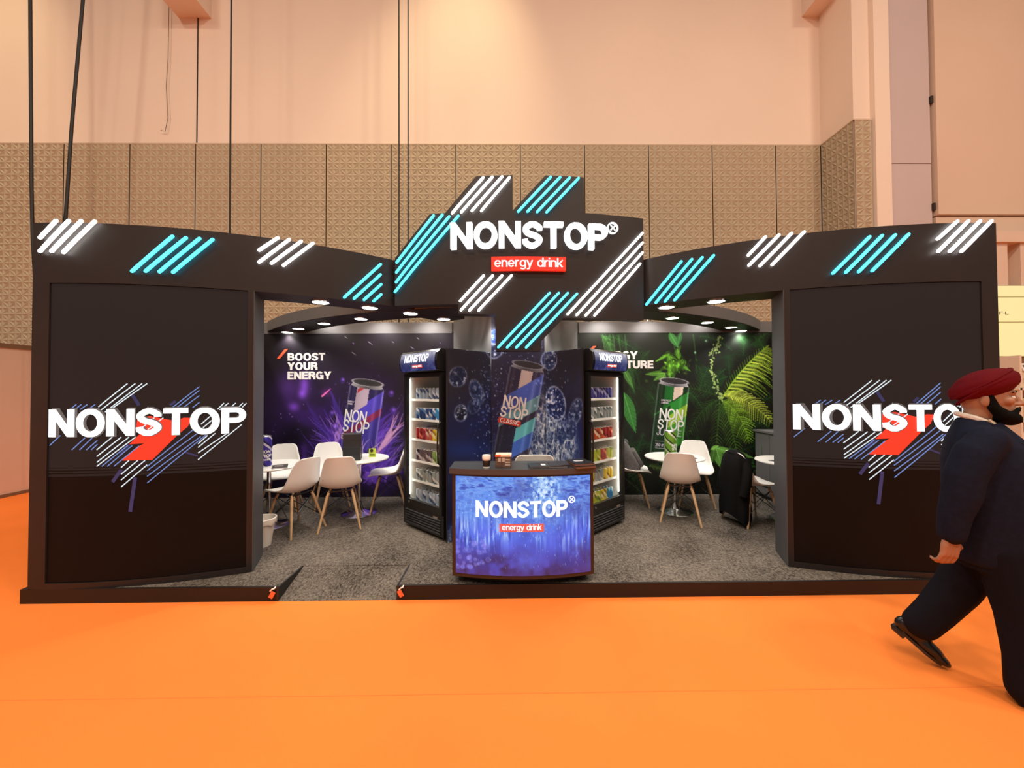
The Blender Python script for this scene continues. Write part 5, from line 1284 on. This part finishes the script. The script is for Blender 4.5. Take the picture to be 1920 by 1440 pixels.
MB().lathe([(.018, 0), (.025, .045), (.023, .045), (.017, .004), (0, .004)], 16).build('cup', M_BLACK, t, smooth=True)
MB().lathe([(.0255, .042), (.0265, .046), (.0235, .046)], 16).build('rim', mat('rim_grey', (.3, .3, .3), .4), t)
t = empty('cable_plug', (-2.77, 4.03, ZTB-.13), label='black plug dangling under the left table edge', cat='plug')
MB().tube([(-.07, 0, .105), (-.03, 0, .05), (0, 0, .01)], .004, 6).build('cord', M_CABLE, t); MB().tube([(0, 0, .01), (.02, 0, -.01), (.035, 0, -.03)], [.008, .013, .010], 8).build('plug', M_BLACK, t, smooth=True)

# waste bin and grey cabinet
t = empty('waste_bin', (-2.60, 3.80, ZP), label='white tapered waste bin with a liner just inside the left opening', cat='bin')
MB().lathe([(.085, 0), (.125, .27), (.120, .27), (.08, .01), (0, .01)], 24).build('bin_body', mat('bin_white', (.78, .72, .66), .5), t, smooth=True)
lp = MB(); n = 32; rr = []
for k, (r, z) in enumerate(((.119, .22), (.124, .274), (.138, .272), (.136, .235), (.131, .215))):
    for i in range(n): a = 2*PI*i/n; j = 1+.02*math.sin(5*a+k)+.012*math.sin(11*a); rr.append((r*j*math.cos(a), r*j*math.sin(a), z+(.012*math.sin(7*a) if k > 2 else 0)))
lp.add(rr, [(k*n+i, k*n+(i+1) % n, (k+1)*n+(i+1) % n, (k+1)*n+i) for k in range(4) for i in range(n)]); lp.build('bin_liner', mat('liner_cream', (.84, .78, .70), .4), t, smooth=True)
t = empty('grey_cabinet', (3.62, 5.12, ZP), label='low grey cabinet against the right wall behind the far table', cat='cabinet')
MB().b2((3.49, 4.82, ZP+.05), (3.78, 5.42, ZP+.93)).build('cabinet_body', M_GREY, t, world=True); MB().b2((3.47, 4.80, ZP+.93), (3.79, 5.44, ZP+.955)).build('cabinet_top', M_GREY, t, world=True)
MB().b2((3.51, 4.84, ZP), (3.76, 5.40, ZP+.05)).build('cabinet_plinth', M_DARK, t, world=True)
for y0, y1 in ((4.83, 5.115), (5.125, 5.41)):
    d = MB().b2((3.482, y0, ZP+.07), (3.49, y1, ZP+.91)).build('cabinet_door', M_GREY, t, world=True); MB().tube([(3.475, (y0+y1)/2, ZP+.62), (3.475, (y0+y1)/2, ZP+.74)], .005, 6).build('handle', M_CHROME, d, world=True)

# backpack on the chair by the right fridge
t = empty('backpack', (1.60, 5.07, ZP+.455), -.24, label='grey backpack leaning on the chair by the right fridge', cat='backpack')
M_BAG = mat('bag_grey', (.105, .098, .098), .8, noise=(30, .15), bump=(120, .3)); M_BAG2 = mat('bag_dark', (.05, .047, .048), .8)
RB = Matrix.Rotation(-.50, 3, 'Y')
def bag(name, c, d, r, m=M_BAG, par=None): return MB().rbox(RB@Vector(c), d, r, RB, seg=4).build(name, m, par or t, smooth=True)
bag('main_body', (0, 0, .21), (.19, .31, .44), .055); fp = bag('front_pocket', (.105, 0, .14), (.07, .26, .25), .03)
bag('top_flap', (.03, 0, .385), (.16, .25, .06), .028, M_BAG2); bag('brand_patch', (.133, .05, .07), (.004, .05, .025), .001, M_INK2, fp)
bag('zip', (.088, 0, .27), (.008, .23, .012), .003, M_BAG2); bag('zip', (.132, 0, .225), (.008, .18, .010), .003, M_BAG2, fp)
for y in (-.08, .08): MB().tube([RB@Vector((-.08, y, .38)), RB@Vector((-.14, y*1.1, .32)), RB@Vector((-.13, y*1.2, .15)), RB@Vector((-.08, y*1.2, .03))], .014, 8).build('strap', M_BAG2, t, smooth=True)
MB().tube([RB@Vector((-.03, -.04, .41)), RB@Vector((-.03, -.03, .445)), RB@Vector((-.03, .03, .445)), RB@Vector((-.03, .04, .41))], .009, 8).build('grab_loop', M_BAG2, t, smooth=True)

# black coat hung over the chair back by the right tower
t = empty('black_coat', (2.520, 4.32, ZP), label='long black coat draped over the chair back by the right tower', cat='coat')
M_COAT = mat('coat_black', (.006, .006, .0065), .9, spec=.1)
cb = MB(); n = 36; prof = [(0, .838, .018, .03), (0, .832, .040, .085), (0, .805, .070, .135), (0, .74, .105, .175), (0, .64, .125, .195), (0, .50, .128, .205), (0, .34, .115, .205), (0, .22, .120, .22), (0, .085, .120, .215)]
vs = []
for k, (_, z, rx_, ry_) in enumerate(prof):
    for i in range(n):
        a = 2*PI*i/n; f = (.0 if k < 2 else .05+.02*k)
        j = 1+f*math.sin(6*a+.7*k)*.35+f*.3*math.sin(11*a-.4*k)
        zz = z+(.05*math.sin(2*a+1.2) if k == len(prof)-1 else 0)
        vs.append((-.0+rx_*j*math.cos(a)-.02*(k/8), ry_*j*math.sin(a), zz))
cb.add(vs, [(k*n+i, k*n+(i+1) % n, (k+1)*n+(i+1) % n, (k+1)*n+i) for k in range(len(prof)-1) for i in range(n)]+[tuple(range(n))[::-1]])
cb.build('coat_body', M_COAT, t, smooth='all')
for s in (-1, 1): MB().tube([(.03, s*.12, .74), (.02, s*.19, .65), (-.02, s*.225, .50), (-.05, s*.22, .36)], [.045, .052, .05, .045], 12).build('sleeve', M_COAT, t, smooth=True)
MB().tube([(-.02, -.11, .79), (-.055, -.06, .805), (-.065, 0, .81), (-.055, .06, .805), (-.02, .11, .79)], [.014, .018, .020, .018, .014], 8).build('collar', M_COAT, t, smooth=True)

# ------------------------------------------------------------------ the walking man
def union(shapes, voxel, smooth=6, name='union'):
    """joins overlapping shapes into one continuous skin"""
    me = bpy.data.meshes.new(name); mb = MB()
    for s in shapes: mb.add(s.v, s.f)
    me.from_pydata(mb.v, [], mb.f)
    bm = bmesh.new(); bm.from_mesh(me); bmesh.ops.recalc_face_normals(bm, faces=bm.faces); bm.to_mesh(me); bm.free()
    ob = bpy.data.objects.new(name, me); COL.objects.link(ob)
    r = ob.modifiers.new('r', 'REMESH'); r.mode = 'VOXEL'; r.voxel_size = voxel
    if smooth: q = ob.modifiers.new('s', 'SMOOTH'); q.iterations = smooth; q.factor = .5
    dg = bpy.context.evaluated_depsgraph_get(); dg.update()
    m2 = bpy.data.meshes.new_from_object(ob.evaluated_get(dg)); bpy.data.objects.remove(ob); bpy.data.meshes.remove(me)
    m2.name = name
    return m2
def limb(pts, rad, n=16):
    """tapered limb with round ends"""
    mb = MB(); P = [Vector(p) for p in pts]; mb.tube(P, rad, n)
    for p, r in zip(P, rad): mb.ellipsoid(p, (r, r, r), nu=n, nv=10)
    return [MBpart(mb)]
def MBpart(mb): return mb
def put(me, name, m, parent):
    me.materials.clear(); me.materials.append(m); me.shade_smooth()
    M = base_of(parent); me.transform(M)
    o = bpy.data.objects.new(name, me); COL.objects.link(o); o.parent = parent
    return o
def ell(c, r, rot=None): mb = MB(); mb.ellipsoid(c, r, rot, 20, 14); return [mb]
man = empty('person', (2.575, 2.05, 0), math.radians(-42.2), label='man in navy suit and dark red turban walking to the right', cat='person')
M_SKIN = mat('skin', (.36, .185, .115), .55, noise=(18, .08))
M_SUIT = mat('navy_wool', (.0050, .0075, .022), .85, noise=(40, .2), bump=(300, .15), spec=.2)
M_TROU = mat('navy_trousers', (.0028, .0033, .008), .85, bump=(300, .15), spec=.2)
M_TURB = mat('turban_red', rgb(92, 7, 20), .85, noise=(12, .1), bump=(60, .2), spec=.15)
M_HAIR = mat('beard_black', (.004, .0032, .003), .9, bump=(180, .6), spec=.1)
M_SHOE = mat('shoe_leather', (.008, .007, .007), .25)
def put(me, name, m, parent):
    me.materials.clear(); me.materials.append(m); me.shade_smooth()
    o = bpy.data.objects.new(name, me); COL.objects.link(o); o.parent = parent
    return o
def loft(rings, n=28):
    """closed trunk from (z, x centre, x radius, y radius) rings"""
    mb = MB(); vs = []
    for z, cx_, rx_, ry_ in rings:
        for k in range(n):
            a = 2*PI*k/n; c_, s_ = math.cos(a), math.sin(a)
            vs.append((cx_+rx_*math.copysign(abs(c_)**.85, c_), ry_*math.copysign(abs(s_)**.85, s_), z))
    fs_ = [(i*n+k, i*n+(k+1) % n, (i+1)*n+(k+1) % n, (i+1)*n+k) for i in range(len(rings)-1) for k in range(n)]
    mb.add(vs, fs_+[tuple(range(n))[::-1], tuple(range((len(rings)-1)*n, len(rings)*n))])
    return [mb]
# the man's own frame: x forward, y to his left, z up
HX, HY, HZ = -.022, 0.0, 1.585
sk = []
sk += ell((HX, HY, HZ+.015), (.100, .076, .116)); sk += ell((HX+.035, HY, HZ-.055), (.066, .060, .073)); sk += ell((HX+.080, HY, HZ-.092), (.028, .034, .026))
sk += limb([(HX+.090, HY, HZ+.03), (HX+.112, HY, HZ-.010), (HX+.124, HY, HZ-.020)], [.012, .015, .013]); sk += ell((HX+.110, HY-.014, HZ-.024), (.013, .010, .009)); sk += ell((HX+.110, HY+.014, HZ-.024), (.013, .010, .009))
sk += ell((HX+.088, HY, HZ+.042), (.018, .055, .013)); sk += ell((HX+.100, HY, HZ-.056), (.014, .026, .008)); sk += ell((HX+.098, HY, HZ-.069), (.014, .024, .008))
for s in (-1, 1):
    sk += ell((HX+.068, HY+s*.045, HZ-.005), (.026, .024, .024)); sk += ell((HX-.012, HY+s*.078, HZ-.005), (.022, .012, .033))
sk += limb([(HX-.02, 0, HZ-.06), (-.055, 0, 1.46), (-.065, 0, 1.38)], [.060, .060, .072])
sk += loft([(.72, 0, .12, .14), (.95, 0, .14, .155), (1.2, -.015, .13, .165), (1.36, -.04, .095, .16), (1.42, -.055, .06, .10)])
sk += limb([(.01, -.09, .86), (.065, -.085, .47), (.085, -.085, .10)], [.085, .065, .042]); sk += limb([(-.03, .09, .86), (-.13, .05, .48), (-.305, .02, .21)], [.085, .065, .042])
sk += limb([(-.06, -.19, 1.35), (-.145, -.225, 1.14), (-.188, -.232, .93), (-.192, -.232, .845)], [.055, .046, .034, .029])
sk += limb([(-.05, .19, 1.35), (.0, .235, 1.12), (.13, .22, .97)], [.055, .046, .034])
def hand(w, d, out, side, k=1.0):
    """palm, four curled fingers and a thumb; W wrist, D pointing direction, OUT back of the hand, SIDE towards the thumb"""
    w, d, out, side = Vector(w), Vector(d).normalized(), Vector(out).normalized(), Vector(side).normalized(); r = []
    for q in (-.027, -.009, .009, .027): r += limb([w+side*q*.75*k, w+d*.045*k+side*q*k+out*.004, w+d*.088*k+side*q*1.08*k+out*.006], [.015*k, .0155*k, .0115*k], 10)
    for q, l in ((.030, .92), (.010, 1.04), (-.010, 1.0), (-.029, .80)):
        p = w+d*.088*k+side*q*1.12*k+out*.006; d1 = (d*.95-out*.30).normalized(); d2 = (d*.55-out*.85).normalized(); d3 = (-d*.25-out*1.0).normalized()
        a = p+d1*.040*l*k; b = a+d2*.026*l*k; c = b+d3*.020*l*k
        r += limb([p, a, b, c], [.0100*k, .0092*k, .0085*k, .0074*k], 10)
    p = w+d*.028*k+side*.030*k-out*.004; a = p+(d*.55+side*.75-out*.2).normalized()*.036*k; b = a+(d*.9+side*.1-out*.5).normalized()*.030*k; c = b+(d*.8-side*.35-out*.5).normalized()*.022*k
    r += limb([p, a, b, c], [.0150*k, .0125*k, .0105*k, .0088*k], 10)
    return r
sk += hand((-.190, -.232, .845), (-.16, .0, -.99), (.62, -.78, -.1), (.78, .62, -.12), 1.12)
sk += hand((.155, .218, .955), (.8, 0, -.55), (.3, .9, .2), (.5, -.1, .75), 1.0)
put(union(sk, .0060, 2, 'body'), 'body', M_SKIN, man)
M_EYE = mat('eye_white', (.75, .72, .68), .3); M_PUP = mat('eye_dark', (.02, .012, .01), .2)
for s in (-1, 1):
    e = MB().ellipsoid((HX+.086, HY+s*.034, HZ+.013), (.011, .013, .010)).build('eye', M_EYE, man, smooth='all')
    MB().ellipsoid((HX+.0945, HY+s*.035, HZ+.013), (.0035, .006, .006)).build('iris', M_PUP, e, smooth='all')
    MB().tube([(HX+.096, HY+s*.015, HZ+.040), (HX+.096, HY+s*.035, HZ+.046), (HX+.083, HY+s*.056, HZ+.040)], [.004, .006, .003], 8).build('eyebrow', M_HAIR, man, smooth=True)
bd = []
bd += ell((HX+.055, HY, HZ-.092), (.060, .066, .046)); bd += ell((HX+.082, HY, HZ-.102), (.045, .045, .038))
for s in (-1, 1): bd += limb([(HX+.005, HY+s*.076, HZ+.02), (HX+.015, HY+s*.074, HZ-.04), (HX+.05, HY+s*.060, HZ-.085), (HX+.09, HY+s*.03, HZ-.10)], [.013, .024, .034, .030])
for s in (-1, 1): bd += limb([(HX+.115, HY+s*.006, HZ-.044), (HX+.104, HY+s*.032, HZ-.054), (HX+.082, HY+s*.05, HZ-.078)], [.008, .011, .014])
put(union(bd, .006, 3, 'beard'), 'beard', M_HAIR, man)
# turban: wound cloth, high front, low back
RT = Matrix.Rotation(-math.radians(26), 3, 'Y'); TC = Vector((HX-.010, 0, 1.664)); tb = MB(); nu, nv = 56, 26; vs = []
for j in range(nv+1):
    t_ = PI*j/nv
    for i in range(nu):
        a = 2*PI*i/nu; rx_, ry_, rz_t = .142, .112, .082
        fold = 1+.012*math.sin(11*t_+2.2*math.cos(a))
        x = rx_*math.sin(t_)*math.cos(a); y = ry_*math.sin(t_)*math.sin(a); z = -rz_t*math.cos(t_)
        if x < 0: y *= 1-.12*(x/rx_)**2; z *= 1-.30*(x/rx_)**2
        vs.append(RT@(Vector((x, y, z))*fold)+TC)
tb.add(vs, [(j*nu+i, j*nu+(i+1) % nu, (j+1)*nu+(i+1) % nu, (j+1)*nu+i) for j in range(nv) for i in range(nu)])
tur = tb.build('turban', M_TURB, man, smooth='all')
for k, (o1, o2) in enumerate(((.0, .03), (.018, -.01), (-.02, .06))):
    MB().tube([RT@Vector((.133*math.cos(a)*(1-.02*k), .107*math.sin(a)*(1 if math.cos(a) > 0 else 1-.11*math.cos(a)**2), o1+.035*math.cos(a+o2*10)*(.4+.3*k)))+TC-Vector((0, 0, .006)) for a in np.linspace(-PI*.93, PI*.93, 40)], .0085, 8).build('cloth_fold', M_TURB, tur, smooth=True)
# jacket: trunk and sleeves
jk = loft([(.69, .005, .168, .178), (.72, .005, .178, .190), (.82, .005, .184, .198), (.95, .005, .192, .205), (1.10, -.008, .186, .205), (1.24, -.022, .172, .203), (1.34, -.038, .142, .196), (1.41, -.052, .104, .160), (1.455, -.062, .078, .105), (1.48, -.066, .064, .076)])
jk += limb([(-.045, -.165, 1.372), (-.095, -.195, 1.30), (-.138, -.22, 1.18), (-.152, -.228, 1.08), (-.180, -.232, .96), (-.190, -.232, .865)], [.078, .086, .082, .078, .066, .058])
jk += limb([(-.045, .165, 1.372), (-.045, .20, 1.30), (.0, .24, 1.12), (.10, .225, .99)], [.078, .086, .078, .060])
put(union(jk, .010, 5, 'jacket'), 'jacket', M_SUIT, man)
M_SHIRT = mat('shirt_white', (.74, .68, .62), .7)
for s in (-1, 1):
    MB().tube([(-.128, 0, 1.505), (-.118, s*.045, 1.50), (-.07, s*.072, 1.482), (-.01, s*.062, 1.452), (.035, s*.03, 1.420)], [.014, .015, .016, .015, .012], 8).build('shirt_collar', M_SHIRT, man, smooth=True)
def strip(name, pts, hw, m, nrm=(0, -1, 0), th=.004):
    mb = MB(); vs = []; pts = [Vector(p) for p in pts]
    for i, p in enumerate(pts):
        T = (pts[min(i+1, len(pts)-1)]-pts[max(0, i-1)]).normalized(); N = Vector(nrm); N = (N-T*N.dot(T)).normalized(); B = T.cross(N)
        vs += [p+B*hw+N*th, p-B*hw+N*th, p-B*hw-N*th, p+B*hw-N*th]
    n = len(pts)-1
    mb.add(vs, [(4*i+k, 4*i+(k+1) % 4, 4*i+4+(k+1) % 4, 4*i+4+k) for i in range(n) for k in range(4)]+[(3, 2, 1, 0), (4*n, 4*n+1, 4*n+2, 4*n+3)])
    return mb.build(name, m, man)
strip('shirt_front', [(.030, 0, 1.425), (.090, 0, 1.35), (.142, 0, 1.25), (.172, 0, 1.10)], .060, M_SHIRT, (.9, 0, .3))
strip('tie', [(.042, 0, 1.422), (.100, 0, 1.352), (.152, 0, 1.252), (.184, 0, 1.10), (.196, 0, .98)], .024, mat('tie_pink', rgb(206, 84, 80), .7, noise=(60, .4)), (.9, 0, .3))
for s in (-1, 1):
    strip('lapel', [(-.005, s*.080, 1.455), (.070, s*.105, 1.36), (.128, s*.095, 1.25), (.168, s*.055, 1.12), (.186, s*.01, 1.02)], .030, M_SUIT, (.72, s*.66, .2), .007)
    strip('lanyard', [(-.03, s*.076, 1.473), (.055, s*.078, 1.385), (.112, s*.068, 1.29), (.160, s*.045, 1.18), (.196, s*.006, 1.0)], .009, mat('lanyard_tan', (.60, .47, .34), .7), (.8, s*.5, .2), .010)
# trousers and shoes
tr = loft([(.66, 0, .15, .17), (.78, 0, .155, .175), (.90, 0, .15, .17)])
tr += limb([(.015, -.085, .78), (.045, -.085, .60), (.068, -.085, .45), (.085, -.085, .24), (.090, -.085, .085)], [.118, .110, .100, .092, .094])
tr += limb([(-.03, .085, .78), (-.075, .07, .62), (-.14, .05, .47), (-.225, .03, .32), (-.285, .02, .225)], [.118, .110, .100, .090, .086])
put(union(tr, .0095, 4, 'trousers'), 'trousers', M_TROU, man)
def shoe(heel, toe, up, name='shoe'):
    heel, toe, up = Vector(heel), Vector(toe), Vector(up).normalized(); d = (toe-heel); L = d.length; d.normalize(); sd = d.cross(up).normalized(); up = sd.cross(d)
    sh = []
    def at(x, y, z): return heel+d*x*L+sd*y+up*z
    R_ = Matrix((d, sd, up)).transposed()
    def e(c, r): m = MB(); m.ellipsoid(at(*c), r, R_, 18, 12); return [m]
    sh += e((.14, 0, .045), (.055, .040, .050)); sh += e((.35, 0, .045), (.085, .041, .045)); sh += e((.62, 0, .034), (.085, .047, .036)); sh += e((.85, 0, .026), (.062, .040, .026)); sh += e((.13, 0, .085), (.045, .036, .035))
    u = put(union(sh, .006, 3, name), name, M_SHOE, man)
    so = MB(); n = 20; out = []
    for k in range(n):
        a = 2*PI*k/n; x = .5+.5*math.cos(a); w = (.046 if x > .5 else .038)*math.sin(a); out.append((x, w))
    vs = [at(x, w, z) for z in (-.004, .012) for x, w in out]
    so.add(vs, [tuple(range(n))[::-1], tuple(range(n, 2*n))]+[(i, (i+1) % n, n+(i+1) % n, n+i) for i in range(n)])
    so.build('sole', M_BLACK, u)
    MB().add([at(x, w, z) for z in (-.022, 0) for x, w in ((0.02, -.03), (.26, -.034), (.26, .034), (.02, .03))], [(3, 2, 1, 0), (4, 5, 6, 7), (0, 1, 5, 4), (1, 2, 6, 5), (2, 3, 7, 6), (3, 0, 4, 7)]).build('heel_block', M_BLACK, u)
shoe((-.405, .02, .175), (-.205, .015, .016), (.62, 0, .78)); shoe((.035, -.085, .022), (.325, -.095, .010), (0, 0, 1))
